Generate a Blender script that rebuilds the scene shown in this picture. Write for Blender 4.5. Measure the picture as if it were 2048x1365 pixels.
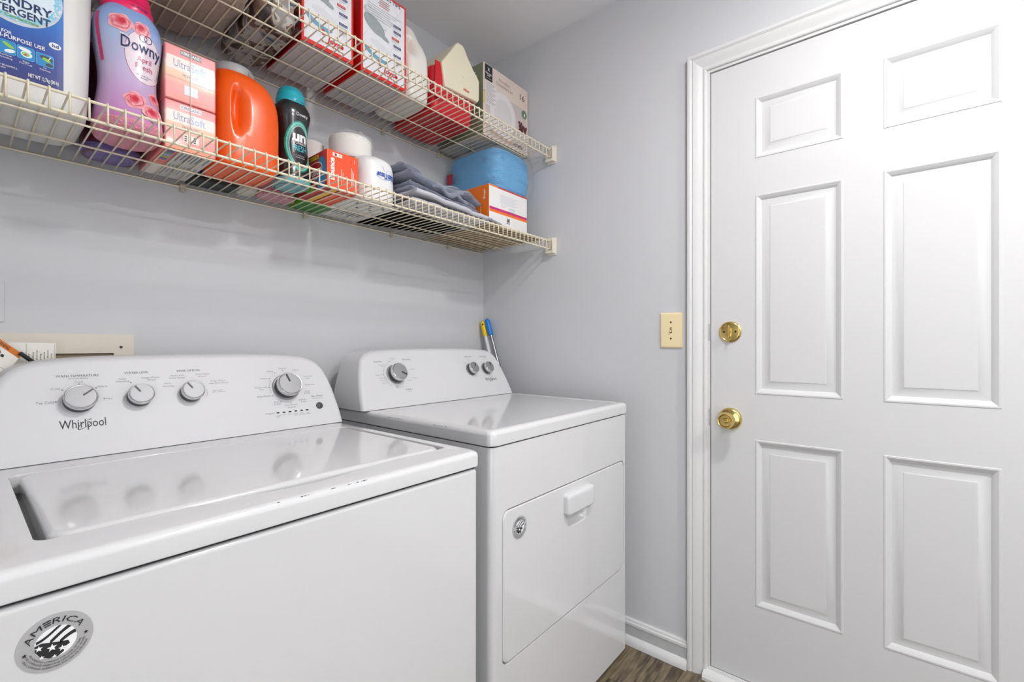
import bpy, bmesh, math, random
from mathutils import Vector, Matrix

# ---------------------------------------------------------------- scene, camera, light
for o in list(bpy.data.objects):
    bpy.data.objects.remove(o)
scene = bpy.context.scene
COL = scene.collection
PI = math.pi
random.seed(7)

cam_data = bpy.data.cameras.new('camera')
cam_data.sensor_width = 36.0
cam_data.lens = 918.9 / 2048 * 36.0
cam_data.shift_y = 7.8 / 2048
cam_data.clip_start = 0.02
camera = bpy.data.objects.new('camera', cam_data)
camera.location = (0, 0, 1.121)
camera.rotation_euler = (PI / 2, 0, 0.6899 - PI / 2)
COL.objects.link(camera)
scene.camera = camera

world = bpy.data.worlds.new('world')
world.use_nodes = True
world.node_tree.nodes['Background'].inputs[0].default_value = (0.95, 0.97, 1.0, 1)
world.node_tree.nodes['Background'].inputs[1].default_value = 0.52
scene.world = world
scene.view_settings.view_transform = 'Standard'
scene.view_settings.look = 'None'
scene.view_settings.gamma = 1.0
scene.view_settings.use_curve_mapping = False
scene.view_settings.exposure = EXPOSURE = 2.53
LAMP_POS = (0.81, -0.07, 2.36)
LAMP_STRENGTH = 30.0

XR, YB, ZC = 1.624, 1.520, 2.45          # right wall, back wall, ceiling
XL, YF = -0.75, -1.45                    # left wall, wall behind the camera

# ---------------------------------------------------------------- materials
def S(r, g, b):
    f = lambda c: c / 12.92 if c <= 0.04045 else ((c + 0.055) / 1.055) ** 2.4
    return tuple(f(v / 255.0) for v in (r, g, b))

MATS = {}
def mat(name, col, rough=0.5, metal=0.0, coat=0.0, bump=0.0, bscale=200.0, var=0.0, vscale=6.0,
        alpha=1.0, emit=0.0, sheen=0.0, trans=0.0, spec=0.5, bdist=0.002):
    if name in MATS:
        return MATS[name]
    m = bpy.data.materials.new(name)
    m.use_nodes = True
    nt = m.node_tree
    b = nt.nodes['Principled BSDF']
    b.inputs['Base Color'].default_value = (*col, 1)
    b.inputs['Roughness'].default_value = rough
    b.inputs['Metallic'].default_value = metal
    b.inputs['Coat Weight'].default_value = coat
    b.inputs['Coat Roughness'].default_value = 0.06
    b.inputs['Specular IOR Level'].default_value = spec
    b.inputs['Alpha'].default_value = alpha
    b.inputs['Sheen Weight'].default_value = sheen
    b.inputs['Transmission Weight'].default_value = trans
    if emit:
        b.inputs['Emission Color'].default_value = (*col, 1)
        b.inputs['Emission Strength'].default_value = emit
    tc = nt.nodes.new('ShaderNodeTexCoord')
    if bump:
        n = nt.nodes.new('ShaderNodeTexNoise'); n.inputs['Scale'].default_value = bscale
        n.inputs['Detail'].default_value = 4
        bp_ = nt.nodes.new('ShaderNodeBump'); bp_.inputs['Strength'].default_value = bump
        bp_.inputs['Distance'].default_value = bdist
        nt.links.new(tc.outputs['Object'], n.inputs['Vector'])
        nt.links.new(n.outputs['Fac'], bp_.inputs['Height'])
        nt.links.new(bp_.outputs['Normal'], b.inputs['Normal'])
    if var:
        n = nt.nodes.new('ShaderNodeTexNoise'); n.inputs['Scale'].default_value = vscale
        n.inputs['Detail'].default_value = 5
        mx = nt.nodes.new('ShaderNodeMix'); mx.data_type = 'RGBA'
        mx.inputs[6].default_value = (*[max(0, c * (1 - var)) for c in col], 1)
        mx.inputs[7].default_value = (*[min(1, c * (1 + var)) for c in col], 1)
        nt.links.new(tc.outputs['Object'], n.inputs['Vector'])
        nt.links.new(n.outputs['Fac'], mx.inputs[0])
        nt.links.new(mx.outputs[2], b.inputs['Base Color'])
    MATS[name] = m
    return m

def ramp_mat(name, stops, axis=2, lo=0.0, hi=1.0, rough=0.4, coat=0.0, noise=0.0, nscale=30, spec=0.5, alpha=1.0):
    """print colour running along one object axis between two heights"""
    m = bpy.data.materials.new(name); m.use_nodes = True
    nt = m.node_tree; b = nt.nodes['Principled BSDF']
    b.inputs['Roughness'].default_value = rough
    b.inputs['Coat Weight'].default_value = coat
    b.inputs['Coat Roughness'].default_value = 0.06
    b.inputs['Alpha'].default_value = alpha
    tc = nt.nodes.new('ShaderNodeTexCoord'); sp = nt.nodes.new('ShaderNodeSeparateXYZ')
    mr = nt.nodes.new('ShaderNodeMapRange'); mr.inputs[1].default_value = lo; mr.inputs[2].default_value = hi
    cr = nt.nodes.new('ShaderNodeValToRGB')
    while len(cr.color_ramp.elements) < len(stops):
        cr.color_ramp.elements.new(0.5)
    for e, (p, c) in zip(cr.color_ramp.elements, stops):
        e.position = p; e.color = (*c, 1)
    nt.links.new(tc.outputs['Object'], sp.inputs[0])
    if noise:
        n = nt.nodes.new('ShaderNodeTexNoise'); n.inputs['Scale'].default_value = nscale
        nt.links.new(tc.outputs['Object'], n.inputs['Vector'])
        ma = nt.nodes.new('ShaderNodeMath'); ma.operation = 'MULTIPLY_ADD'
        ma.inputs[1].default_value = noise; nt.links.new(n.outputs['Fac'], ma.inputs[0])
        nt.links.new(sp.outputs[axis], ma.inputs[2]); nt.links.new(ma.outputs[0], mr.inputs[0])
    else:
        nt.links.new(sp.outputs[axis], mr.inputs[0])
    nt.links.new(mr.outputs[0], cr.inputs[0]); nt.links.new(cr.outputs[0], b.inputs['Base Color'])
    MATS[name] = m
    return m

def wood_mat(name, c1, c2, c3):
    m = bpy.data.materials.new(name); m.use_nodes = True
    nt = m.node_tree; b = nt.nodes['Principled BSDF']; b.inputs['Roughness'].default_value = 0.45
    tc = nt.nodes.new('ShaderNodeTexCoord'); mp = nt.nodes.new('ShaderNodeMapping')
    mp.inputs['Scale'].default_value = (1.2, 9, 9)
    oi = nt.nodes.new('ShaderNodeObjectInfo')
    add = nt.nodes.new('ShaderNodeVectorMath'); add.operation = 'ADD'
    sc = nt.nodes.new('ShaderNodeVectorMath'); sc.operation = 'SCALE'; sc.inputs['Scale'].default_value = 31.0
    nt.links.new(oi.outputs['Random'], sc.inputs[0])
    nt.links.new(tc.outputs['Object'], add.inputs[0]); nt.links.new(sc.outputs[0], add.inputs[1])
    nt.links.new(add.outputs[0], mp.inputs[0])
    n0 = nt.nodes.new('ShaderNodeTexNoise'); n0.inputs['Scale'].default_value = 1.3; n0.inputs['Distortion'].default_value = 1.2
    nt.links.new(mp.outputs[0], n0.inputs['Vector'])
    wv = nt.nodes.new('ShaderNodeMath'); wv.operation = 'MULTIPLY'; wv.inputs[1].default_value = 26.0
    sn = nt.nodes.new('ShaderNodeMath'); sn.operation = 'SINE'
    nt.links.new(n0.outputs['Fac'], wv.inputs[0]); nt.links.new(wv.outputs[0], sn.inputs[0])
    n1 = nt.nodes.new('ShaderNodeTexNoise'); n1.inputs['Scale'].default_value = 14; n1.inputs['Detail'].default_value = 6
    nt.links.new(mp.outputs[0], n1.inputs['Vector'])
    ad = nt.nodes.new('ShaderNodeMath'); ad.operation = 'MULTIPLY_ADD'; ad.inputs[1].default_value = 0.16
    nt.links.new(sn.outputs[0], ad.inputs[0]); nt.links.new(n1.outputs['Fac'], ad.inputs[2])
    cr = nt.nodes.new('ShaderNodeValToRGB')
    cr.color_ramp.elements[0].position = 0.25; cr.color_ramp.elements[0].color = (*c1, 1)
    cr.color_ramp.elements[1].position = 0.8; cr.color_ramp.elements[1].color = (*c3, 1)
    e = cr.color_ramp.elements.new(0.5); e.color = (*c2, 1)
    nt.links.new(ad.outputs[0], cr.inputs[0]); nt.links.new(cr.outputs[0], b.inputs['Base Color'])
    bp_ = nt.nodes.new('ShaderNodeBump'); bp_.inputs['Strength'].default_value = 0.15; bp_.inputs['Distance'].default_value = 0.002
    nt.links.new(ad.outputs[0], bp_.inputs['Height']); nt.links.new(bp_.outputs['Normal'], b.inputs['Normal'])
    return m

# ---------------------------------------------------------------- object helpers
ORG = {}
def tag(o, label=None, cat=None, group=None, kind=None):
    if label: o['label'] = label
    if cat: o['category'] = cat
    if group: o['group'] = group
    if kind: o['kind'] = kind
    return o

def thing(name, loc, label, cat, group=None):
    o = bpy.data.objects.new(name, None)
    o.empty_display_size = 0.05
    COL.objects.link(o); o.location = loc
    ORG[o.name] = Vector(loc)
    return tag(o, label, cat, group)

def link(name, me, material, parent=None, loc=None, smooth=35, label=None):
    """me has world coordinates; shift to the parent's (or own) origin"""
    org = ORG[parent.name] if parent else Vector(loc or (0, 0, 0))
    me.transform(Matrix.Translation(-org))
    o = bpy.data.objects.new(name, me)
    COL.objects.link(o)
    if parent:
        o.parent = parent
    else:
        o.location = org
    ORG[o.name] = org
    if material is not None:
        me.materials.append(material)
    if smooth:
        me.shade_smooth()
        me.set_sharp_from_angle(angle=math.radians(smooth))
        wn_ = material is not None and material.name in ('white_enamel', 'white_console_plastic', 'trim_paint', 'door_paint') and name != 'panel'
        if wn_:                                # big flats stay flat next to their rounded edges
            md = o.modifiers.new('weighted_normal', 'WEIGHTED_NORMAL'); md.weight = 100; md.keep_sharp = True
        for p_ in ([] if wn_ else me.polygons):
            n_ = p_.normal
            if max(abs(n_.x), abs(n_.y), abs(n_.z)) > 0.99998 or p_.area > 0.02:
                p_.use_smooth = False
    if label: o['label'] = label
    return o

class MB:
    def __init__(s): s.v = []; s.f = []
    def add(s, vs, fs):
        n = len(s.v); s.v += [tuple(v) for v in vs]; s.f += [tuple(i + n for i in f) for f in fs]; return s
    def box(s, x0, x1, y0, y1, z0, z1, r=0.0, seg=2):
        if r > 0:
            bm = bmesh.new(); bmesh.ops.create_cube(bm, size=1)
            for v in bm.verts:
                v.co = Vector(((x0 + x1) / 2 + v.co.x * (x1 - x0), (y0 + y1) / 2 + v.co.y * (y1 - y0), (z0 + z1) / 2 + v.co.z * (z1 - z0)))
            bmesh.ops.bevel(bm, geom=list(bm.edges), offset=r, segments=seg, affect='EDGES', profile=0.5)
            bm.verts.index_update()
            s.add([v.co[:] for v in bm.verts], [[v.index for v in f.verts] for f in bm.faces]); bm.free()
            return s
        return s.add([(x0, y0, z0), (x1, y0, z0), (x1, y1, z0), (x0, y1, z0), (x0, y0, z1), (x1, y0, z1), (x1, y1, z1), (x0, y1, z1)],
                     [(0, 3, 2, 1), (4, 5, 6, 7), (0, 1, 5, 4), (1, 2, 6, 5), (2, 3, 7, 6), (3, 0, 4, 7)])
    def loops(s, L, cap0=True, cap1=True):
        """bridge equal-length closed loops"""
        n = len(L[0]); vs = [p for l in L for p in l]; fs = []
        for k in range(len(L) - 1):
            for i in range(n):
                j = (i + 1) % n
                fs.append((k * n + i, k * n + j, (k + 1) * n + j, (k + 1) * n + i))
        if cap0: fs.append(tuple(reversed(range(n))))
        if cap1: fs.append(tuple(range((len(L) - 1) * n, len(L) * n)))
        return s.add(vs, fs)
    def tube(s, path, r, seg=8, cap=True):
        path = [Vector(p) for p in path]; L = []; up = None
        for i, p in enumerate(path):
            d = (path[min(i + 1, len(path) - 1)] - path[max(i - 1, 0)]).normalized()
            if up is None:
                up = Vector((0, 0, 1)) if abs(d.z) < 0.9 else Vector((1, 0, 0))
            a = d.cross(up).normalized(); b = a.cross(d).normalized(); up = b
            rr = r[i] if isinstance(r, (list, tuple)) else r
            L.append([p + a * (rr * math.cos(2 * PI * k / seg)) + b * (rr * math.sin(2 * PI * k / seg)) for k in range(seg)])
        return s.loops(L, cap, cap)
    def lathe(s, prof, c, axis=(0, 0, 1), seg=32):
        """prof: (radius, height along axis)"""
        ax = Vector(axis).normalized(); t = Vector((1, 0, 0)) if abs(ax.x) < 0.9 else Vector((0, 1, 0))
        a = (t - ax * t.dot(ax)).normalized(); b = ax.cross(a); c = Vector(c)
        L = [[c + ax * h + (a * math.cos(2 * PI * k / seg) + b * math.sin(2 * PI * k / seg)) * max(r, 1e-5) for k in range(seg)] for r, h in prof]
        return s.loops(L)
    def mesh(s, name):
        me = bpy.data.meshes.new(name); me.from_pydata(s.v, [], s.f); me.validate()
        bm = bmesh.new(); bm.from_mesh(me)
        bmesh.ops.recalc_face_normals(bm, faces=bm.faces); bm.to_mesh(me); bm.free(); me.update()
        return me
    def build(s, name, material, parent=None, loc=None, smooth=35, label=None):
        return link(name, s.mesh(name), material, parent, loc, smooth, label)

def rrect(x0, x1, y0, y1, r, seg=5):
    pts = []
    for cx, cy, a0 in ((x1 - r, y1 - r, 0), (x0 + r, y1 - r, 90), (x0 + r, y0 + r, 180), (x1 - r, y0 + r, 270)):
        for i in range(seg + 1):
            a = math.radians(a0 + 90 * i / seg); pts.append((cx + r * math.cos(a), cy + r * math.sin(a)))
    return pts

def fill_hole(mb, outer, holes):
    """flat face between closed loops of 3D points"""
    bm = bmesh.new(); es = []
    for lp in [outer] + holes:
        vs = [bm.verts.new(p) for p in lp]
        es += [bm.edges.new((vs[i], vs[(i + 1) % len(vs)])) for i in range(len(vs))]
    bmesh.ops.triangle_fill(bm, use_beauty=True, use_dissolve=False, edges=es)
    bm.verts.index_update()
    mb.add([v.co[:] for v in bm.verts], [[v.index for v in f.verts] for f in bm.faces]); bm.free()

def weld(me, d=1e-5):
    bm = bmesh.new(); bm.from_mesh(me); bmesh.ops.remove_doubles(bm, verts=bm.verts, dist=d)
    bmesh.ops.recalc_face_normals(bm, faces=bm.faces); bm.to_mesh(me); bm.free(); me.update(); return me

def cat_rom(rows, per=5):
    out = []
    for i in range(len(rows) - 1):
        p0, p1, p2, p3 = rows[max(i - 1, 0)], rows[i], rows[i + 1], rows[min(i + 2, len(rows) - 1)]
        for k in range(per):
            t = k / per
            out.append(tuple(0.5 * (2 * b + (c - a) * t + (2 * a - 5 * b + 4 * c - d) * t * t + (3 * b - a - 3 * c + d) * t ** 3) for a, b, c, d in zip(p0, p1, p2, p3)))
    out.append(tuple(rows[-1])); return out

class Loft:
    """superellipse sections (z, cx, cy, a, b, n)"""
    def __init__(s, secs, per=5, seg=48): s.s = cat_rom(secs, per) if per > 1 else secs; s.seg = seg
    def at(s, z):
        r = s.s
        if z <= r[0][0]: return r[0]
        for a, b in zip(r, r[1:]):
            if a[0] <= z <= b[0]:
                t = (z - a[0]) / max(1e-9, b[0] - a[0]); return tuple(p + (q - p) * t for p, q in zip(a, b))
        return r[-1]
    def front(s, x, z, l=0.0):
        z_, cx, cy, a, b, n = s.at(z); d = min(0.999, abs(x - cx) / (a + l))
        return (x, cy - (b + l) * (1 - d ** n) ** (1 / n), z)
    def mb(s, deform=None):
        L = []
        for z, cx, cy, a, b, n in s.s:
            lp = []
            for k in range(s.seg):
                t = 2 * PI * k / s.seg; co, si = math.cos(t), math.sin(t)
                p = (cx + a * math.copysign(abs(co) ** (2 / n), co), cy + b * math.copysign(abs(si) ** (2 / n), si), z)
                lp.append(deform(p) if deform else p)
            L.append(lp)
        m = MB(); m.loops(L); return m

# ---------------------------------------------------------------- flat print
_TXT = {}
def text_mesh(st, bold=0.0, shear=0.0, res=2):
    key = (st, bold, shear)
    if key not in _TXT:
        cu = bpy.data.curves.new('lettering', 'FONT'); cu.body = st; cu.size = 1; cu.resolution_u = res
        cu.offset = bold; cu.shear = shear; cu.fill_mode = 'FRONT'
        ob = bpy.data.objects.new('lettering', cu)
        me = bpy.data.meshes.new_from_object(ob)
        vs = [(v.co.x, v.co.y) for v in me.vertices]; fs = [tuple(p.vertices) for p in me.polygons]
        bpy.data.objects.remove(ob); bpy.data.curves.remove(cu); bpy.data.meshes.remove(me)
        xs = [v[0] for v in vs] or [0, 1]
        _TXT[key] = (vs, fs, min(xs), max(xs), 0.69)
    return _TXT[key]

class Print:
    """flat marks on a surface: mapf(u, v, lift) -> world point"""
    def __init__(s, mapf): s.m = mapf; s.c = {}
    def _mb(s, key): return s.c.setdefault(key, MB())
    def pts(s, key, vs, fs, lay=1):
        s._mb(key).add([s.m(u, v, 0.00022 * lay) for u, v in vs], fs); return s
    def poly(s, key, vs, lay=1): return s.pts(key, vs, [tuple(range(len(vs)))], lay)
    def rect(s, key, u0, u1, v0, v1, lay=1, nu=1, nv=1):
        vs = [(u0 + (u1 - u0) * i / nu, v0 + (v1 - v0) * j / nv) for j in range(nv + 1) for i in range(nu + 1)]
        return s.pts(key, vs, [(j * (nu + 1) + i, j * (nu + 1) + i + 1, (j + 1) * (nu + 1) + i + 1, (j + 1) * (nu + 1) + i) for j in range(nv) for i in range(nu)], lay)
    def ell(s, key, cu, cv, a, b, lay=1, rings=3, seg=28, rot=0.0, a0=0.0, inner=0.0, wob=None):
        vs = []; fs = []
        for j in range(rings + 1):
            q = inner + (1 - inner) * j / rings
            for k in range(seg):
                t = 2 * PI * k / seg; w = wob(t) if wob else 1.0
                x, y = a * q * w * math.cos(t), b * q * w * math.sin(t)
                vs.append((cu + x * math.cos(rot) - y * math.sin(rot), cv + x * math.sin(rot) + y * math.cos(rot)))
        for j in range(rings):
            for k in range(seg):
                n = (k + 1) % seg; fs.append((j * seg + k, (j + 1) * seg + k, (j + 1) * seg + n, j * seg + n))
        return s.pts(key, vs, fs, lay)
    def arc(s, key, cu, cv, a, b, w, t0, t1, lay=1, seg=24, rot=0.0):
        vs = []
        for k in range(seg + 1):
            t = t0 + (t1 - t0) * k / seg
            for q in (1 - w / a, 1.0):
                x, y = a * q * math.cos(t), b * q * math.sin(t)
                vs.append((cu + x * math.cos(rot) - y * math.sin(rot), cv + x * math.sin(rot) + y * math.cos(rot)))
        return s.pts(key, vs, [(2 * k, 2 * k + 1, 2 * k + 3, 2 * k + 2) for k in range(seg)], lay)
    def line(s, key, p, q, w, lay=1):
        d = Vector((q[0] - p[0], q[1] - p[1])); n = Vector((-d.y, d.x)).normalized() * (w / 2)
        return s.poly(key, [(p[0] - n.x, p[1] - n.y), (q[0] - n.x, q[1] - n.y), (q[0] + n.x, q[1] + n.y), (p[0] + n.x, p[1] + n.y)], lay)
    def star(s, key, cu, cv, r, lay=1, rot=PI / 2):
        return s.poly(key, [(cu + r * (1 if k % 2 == 0 else 0.42) * math.cos(rot + k * PI / 5), cv + r * (1 if k % 2 == 0 else 0.42) * math.sin(rot + k * PI / 5)) for k in range(10)], lay)
    def text(s, key, st, u0, v0, w, cap, bold=0.0, shear=0.0, lay=2, flip=False, fn=None):
        vs, fs, x0, x1, ch = text_mesh(st, bold, shear)
        sx, sy = w / (x1 - x0), cap / ch
        out = []
        for x, y in vs:
            u, v = (x - x0) * sx, y * sy
            if flip: u, v = w - u, cap - v
            out.append(fn(u, v) if fn else (u0 + u, v0 + v))
        return s.pts(key, out, fs, lay)
    def build(s, parent, names=None):
        r = []
        for key, mb in s.c.items():
            me = bpy.data.meshes.new('print'); me.from_pydata(mb.v, [], mb.f); me.update()
            r.append(tag(link((names or {}).get(key, 'printed_marks'), me, MATS[key], parent, smooth=0), kind='stuff'))
        return r

def plane_y(Y): return lambda u, v, l: (u, Y - l, v)
def plane_x(X): return lambda u, v, l: (X - l, u, v)      # facing -X, u = Y
def plane_dn(Z): return lambda u, v, l: (u, v, Z - l)     # facing down

def noise1(x, seed=0.0):
    return math.sin(x * 1.7 + seed) * 0.5 + math.sin(x * 3.1 + seed * 2.3) * 0.3 + math.sin(x * 7.3 + seed * 1.1) * 0.2
WASHER_TEXT_A = [
    ('WASH TEMPERATURE', 0.1316, 1.0532, 0.0667, 0.0047, 'b'),
    ('All Cold Rinses', 0.1497, 1.0487, 0.0311, 0.003, ''),
    ('Cool', 0.1592, 1.0414, 0.0128, 0.0036, ''),
    ('Cold', 0.1234, 1.0285, 0.0131, 0.0041, ''),
    ('Warm', 0.1947, 1.0296, 0.0164, 0.0039, ''),
    ('Tap Cold', 0.1013, 1.0026, 0.0254, 0.0047, ''),
    ('Hot', 0.2072, 1.0032, 0.0105, 0.0039, ''),
    ('WATER LEVEL', 0.2414, 1.0553, 0.0453, 0.0046, 'b'),
    ('Auto', 0.2306, 1.0435, 0.0137, 0.0033, ''),
    ('Sensing', 0.2264, 1.0381, 0.0229, 0.0033, ''),
    ('Deep Water', 0.2718, 1.0438, 0.0341, 0.0035, ''),
    ('Wash', 0.2814, 1.0386, 0.0165, 0.0032, ''),
    ('RINSE OPTION', 0.3403, 1.0557, 0.047, 0.0047, 'b'),
    ('Auto with', 0.3259, 1.0458, 0.0279, 0.0034, ''),
    ('Extra Rinse*', 0.3237, 1.0403, 0.0328, 0.0034, ''),
    ('Auto', 0.3129, 1.0287, 0.0127, 0.0033, ''),
    ('Sensing', 0.3091, 1.0224, 0.0215, 0.0033, ''),
    ('Whirlpool', 0.1323, 0.9513, 0.0714, 0.0164, 'w'),
]
WASHER_TEXT_B = [
    ('Deep Water', 0.3779, 1.0469, 0.0299, 0.0032, ''),
    ('Rinse*', 0.3833, 1.0413, 0.0174, 0.0029, ''),
    ('Deep Water', 0.4078, 1.0291, 0.0337, 0.0032, ''),
    ('with Extra Rinse*', 0.403, 1.0233, 0.0452, 0.0032, ''),
    ('Spin with', 0.4094, 1.0059, 0.022, 0.0028, ''),
    ('fabric softener', 0.4072, 1.0019, 0.0293, 0.0028, ''),
    ('Heavy', 0.545, 1.0461, 0.0175, 0.0036, ''),
    ('Normal', 0.5782, 1.0529, 0.0207, 0.0036, ''),
    ('Colors', 0.6153, 1.0473, 0.0181, 0.0037, ''),
    ('Whites', 0.5246, 1.0275, 0.0186, 0.0035, ''),
    ('Whites with', 0.5062, 1.0049, 0.0321, 0.0034, ''),
    ('Soak', 0.5173, 0.9992, 0.0119, 0.0034, ''),
    ('Bulky/Sheets', 0.5093, 0.9813, 0.0354, 0.0038, ''),
    ('Drain', 0.5484, 0.9641, 0.0148, 0.0034, ''),
    ('& Spin', 0.5487, 0.9587, 0.0173, 0.0034, ''),
    ('Clean Washer', 0.5748, 0.9531, 0.0362, 0.0035, ''),
    ('with affresh', 0.5814, 0.9467, 0.0231, 0.0035, ''),
    ('Rinse', 0.6224, 0.9644, 0.0147, 0.0036, ''),
    ('& Spin', 0.6215, 0.9589, 0.017, 0.0036, ''),
    ('Quick', 0.6386, 0.9866, 0.0157, 0.0036, ''),
    ('Wash', 0.6391, 0.9808, 0.014, 0.0036, ''),
    ('Delicates', 0.6432, 1.0044, 0.0274, 0.0037, ''),
    ('Colors with', 0.644, 1.0278, 0.0253, 0.0033, ''),
    ('Soak', 0.6492, 1.0218, 0.0121, 0.0033, ''),
    ('Start / Pause', 0.654, 0.9704, 0.0336, 0.0045, 'b'),
    ('Hold 3 seconds to cancel', 0.6549, 0.9649, 0.032, 0.002, ''),
    ('Progress', 0.5231, 0.9361, 0.0231, 0.0037, ''),
    ('Sensing', 0.5459, 0.9295, 0.0153, 0.0022, ''),
    ('Fill', 0.5499, 0.9258, 0.0057, 0.0022, ''),
    ('Wash', 0.5642, 0.9298, 0.0098, 0.0026, ''),
    ('Rinse', 0.5799, 0.9299, 0.01, 0.0026, ''),
    ('Final', 0.5959, 0.9299, 0.0091, 0.0023, ''),
    ('Spin', 0.5964, 0.9258, 0.0084, 0.0023, ''),
    ('Cycle', 0.6107, 0.93, 0.0104, 0.0023, ''),
    ('Complete', 0.6075, 0.9264, 0.0178, 0.0023, ''),
    ('Lid', 0.6319, 0.9296, 0.0063, 0.0023, ''),
    ('Locked', 0.6287, 0.9263, 0.0126, 0.0023, ''),
]
DRYER_TEXT = [
    ('Auto Dry', 0.8871, 1.0625, 0.0322, 0.005, 'b'),
    ('Timed Dry', 1.0056, 1.0662, 0.0366, 0.0053, 'b'),
    ('Very Dry', 0.9024, 1.0523, 0.0228, 0.0028, ''),
    ('Cottons', 0.9114, 1.0472, 0.0122, 0.0025, ''),
    ('Less Dry', 0.8843, 1.0193, 0.0306, 0.0037, ''),
    ('Damp Dry', 0.8945, 1.0094, 0.027, 0.0031, ''),
    ('Normal', 0.8968, 1.0023, 0.0251, 0.003, ''),
    ('Heavy Dry', 0.8983, 0.993, 0.027, 0.003, ''),
    ('OFF', 0.9435, 1.0621, 0.011, 0.0032, 'b'),
    ('Energy', 0.9556, 1.0724, 0.018, 0.0026, ''),
    ('High', 1.0274, 1.033, 0.02, 0.003, ''),
    ('Cool Down', 1.0224, 1.0031, 0.0282, 0.0029, ''),
    ('OFF', 1.0087, 0.995, 0.0109, 0.0029, 'b'),
    ('OFF', 0.9486, 0.9777, 0.011, 0.0031, 'b'),
    ('Fluff Air', 0.9877, 0.9647, 0.0269, 0.005, 'b'),
    ('No Heat', 0.9934, 0.9592, 0.0163, 0.0025, ''),
    ('TEMPERATURE', 1.3113, 1.0706, 0.0417, 0.0038, 'b'),
    ('Medium', 1.3236, 1.0581, 0.0193, 0.0027, ''),
    ('Low', 1.2979, 1.0474, 0.0162, 0.0026, ''),
    ('END SIGNAL', 1.3982, 1.0704, 0.0454, 0.004, 'b'),
    ('Wrinkle Shield', 1.4082, 1.0648, 0.0297, 0.0024, ''),
    ('Whirlpool', 1.3927, 0.9732, 0.0682, 0.0122, 'w'),
]
WASHER_KNOBS = [[0.1651, 1.3059, 1.0051], [0.2643, 1.3056, 1.0045], [0.3631, 1.3059, 1.0052], [0.5886, 1.3046, 1.0023]]
DRYER_KNOBS = [[0.9606, 1.3112, 1.0196], [1.3284, 1.3119, 1.0212], [1.4181, 1.3119, 1.0211]]
WASHER_DOTS = [(0.14025, 1.02794), (0.1925, 1.02879), (0.1296, 1.00508), (0.20421, 1.00562), (0.25144, 1.03634), (0.1656, 1.03826), (0.56488, 1.04323), (0.58889, 1.04863), (0.54837, 1.02799), (0.54319, 1.00545), (0.54877, 0.98239), (0.56771, 0.96527), (0.59307, 0.95998), (0.6184, 0.96539), (0.63618, 0.98224)]
WASHER_LEDS = [(0.55415, 0.93771), (0.57, 0.93751), (0.58597, 0.93732), (0.60214, 0.93754), (0.61835, 0.93739), (0.634, 0.93713)]
START_BUTTON = [(0.6722, 0.94517)]
TUB_TEXT = [
    ('LAUNDRY', 0.023, 1.7421, 0.0951, 0.0141, 'bn'),
    ('DETERGENT', 0.023, 1.7249, 0.0926, 0.0123, 'bn'),
    ('Super Concentrate', 0.0339, 1.7175, 0.0661, 0.0053, 'g'),
    ('GREAT FOR', 0.0297, 1.6854, 0.0358, 0.0055, 'bw'),
    ('MULTI-PURPOSE USE', 0.0288, 1.6771, 0.0791, 0.0064, 'bw'),
    ('Surface', 0.0512, 1.6444, 0.0141, 0.0029, 'bw'),
    ('Cleaning', 0.0512, 1.6397, 0.0152, 0.0029, 'bw'),
    ('Stain', 0.0792, 1.6428, 0.0084, 0.003, 'bw'),
    ('Pre-Treat', 0.0751, 1.639, 0.0163, 0.003, 'bw'),
    ('Car', 0.106, 1.6432, 0.0043, 0.003, 'bw'),
    ('Cleanup', 0.101, 1.639, 0.0146, 0.003, 'bw'),
    ('CAUTION: MAY BE HARMFUL', 0.0288, 1.6252, 0.0439, 0.0029, 'bw'),
    ('if swallowed. See label.', 0.0288, 1.621, 0.0295, 0.0029, 'bw'),
    ('NET WT 12.7kg (28 lb)', 0.0862, 1.6193, 0.0404, 0.0062, 'bw'),
    ('hd', 0.1156, 1.6877, 0.011, 0.0084, 'bw'),
]
TUB_ICONS = [[(0.04947, 1.67311), (0.07049, 1.64913)], [(0.07186, 1.6726), (0.09425, 1.649)], [(0.09615, 1.67117), (0.12006, 1.64794)], [(0.11362, 1.69789), (0.12961, 1.68767)]]

def plane_x(X): return lambda u, v, l: (X - l, -u, v)     # faces -X; u runs towards -Y

# ---------------------------------------------------------------- palette
M_WALL = mat('wall_paint', S(205, 206, 209), 0.55, bump=0.18, bscale=420, var=0.02, vscale=3, bdist=0.0006)
M_CEIL = mat('ceiling_paint', S(240, 240, 242), 0.8, bump=0.15, bscale=300, bdist=0.0008)
M_TRIM = mat('trim_paint', S(218, 218, 218), 0.32, bump=0.06, bscale=160, bdist=0.0005)
M_DOOR = mat('door_paint', S(210, 210, 211), 0.50, spec=0.25, bump=0.10, bscale=330, bdist=0.0004)
M_APPL = mat('white_enamel', S(216, 216, 217), 0.12, coat=0.5)
M_PLAS = mat('white_console_plastic', S(214, 214, 216), 0.42, spec=0.3)
M_SEAM = mat('dark_seam', S(40, 40, 42), 0.7)
M_STEEL = mat('brushed_silver', S(158, 158, 160), 0.5, metal=0.7, bump=0.04, bscale=600)
M_CHROME = mat('chrome', S(214, 214, 215), 0.20, metal=1.0)
M_DKGREY = mat('charcoal_plastic', S(62, 62, 64), 0.35)
M_INK = mat('black_ink', S(38, 38, 40), 0.5)
M_GINK = mat('grey_ink', S(120, 120, 124), 0.5)
M_BRASS = mat('polished_brass', S(220, 194, 122), 0.16, metal=1.0)
M_BRASSD = mat('dark_brass', S(96, 74, 30), 0.3, metal=1.0)
M_IVORY = mat('ivory_plastic', S(240, 222, 178), 0.38)
M_SHELF = mat('cream_vinyl_wire', S(236, 226, 200), 0.36, var=0.05, vscale=14)
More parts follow.
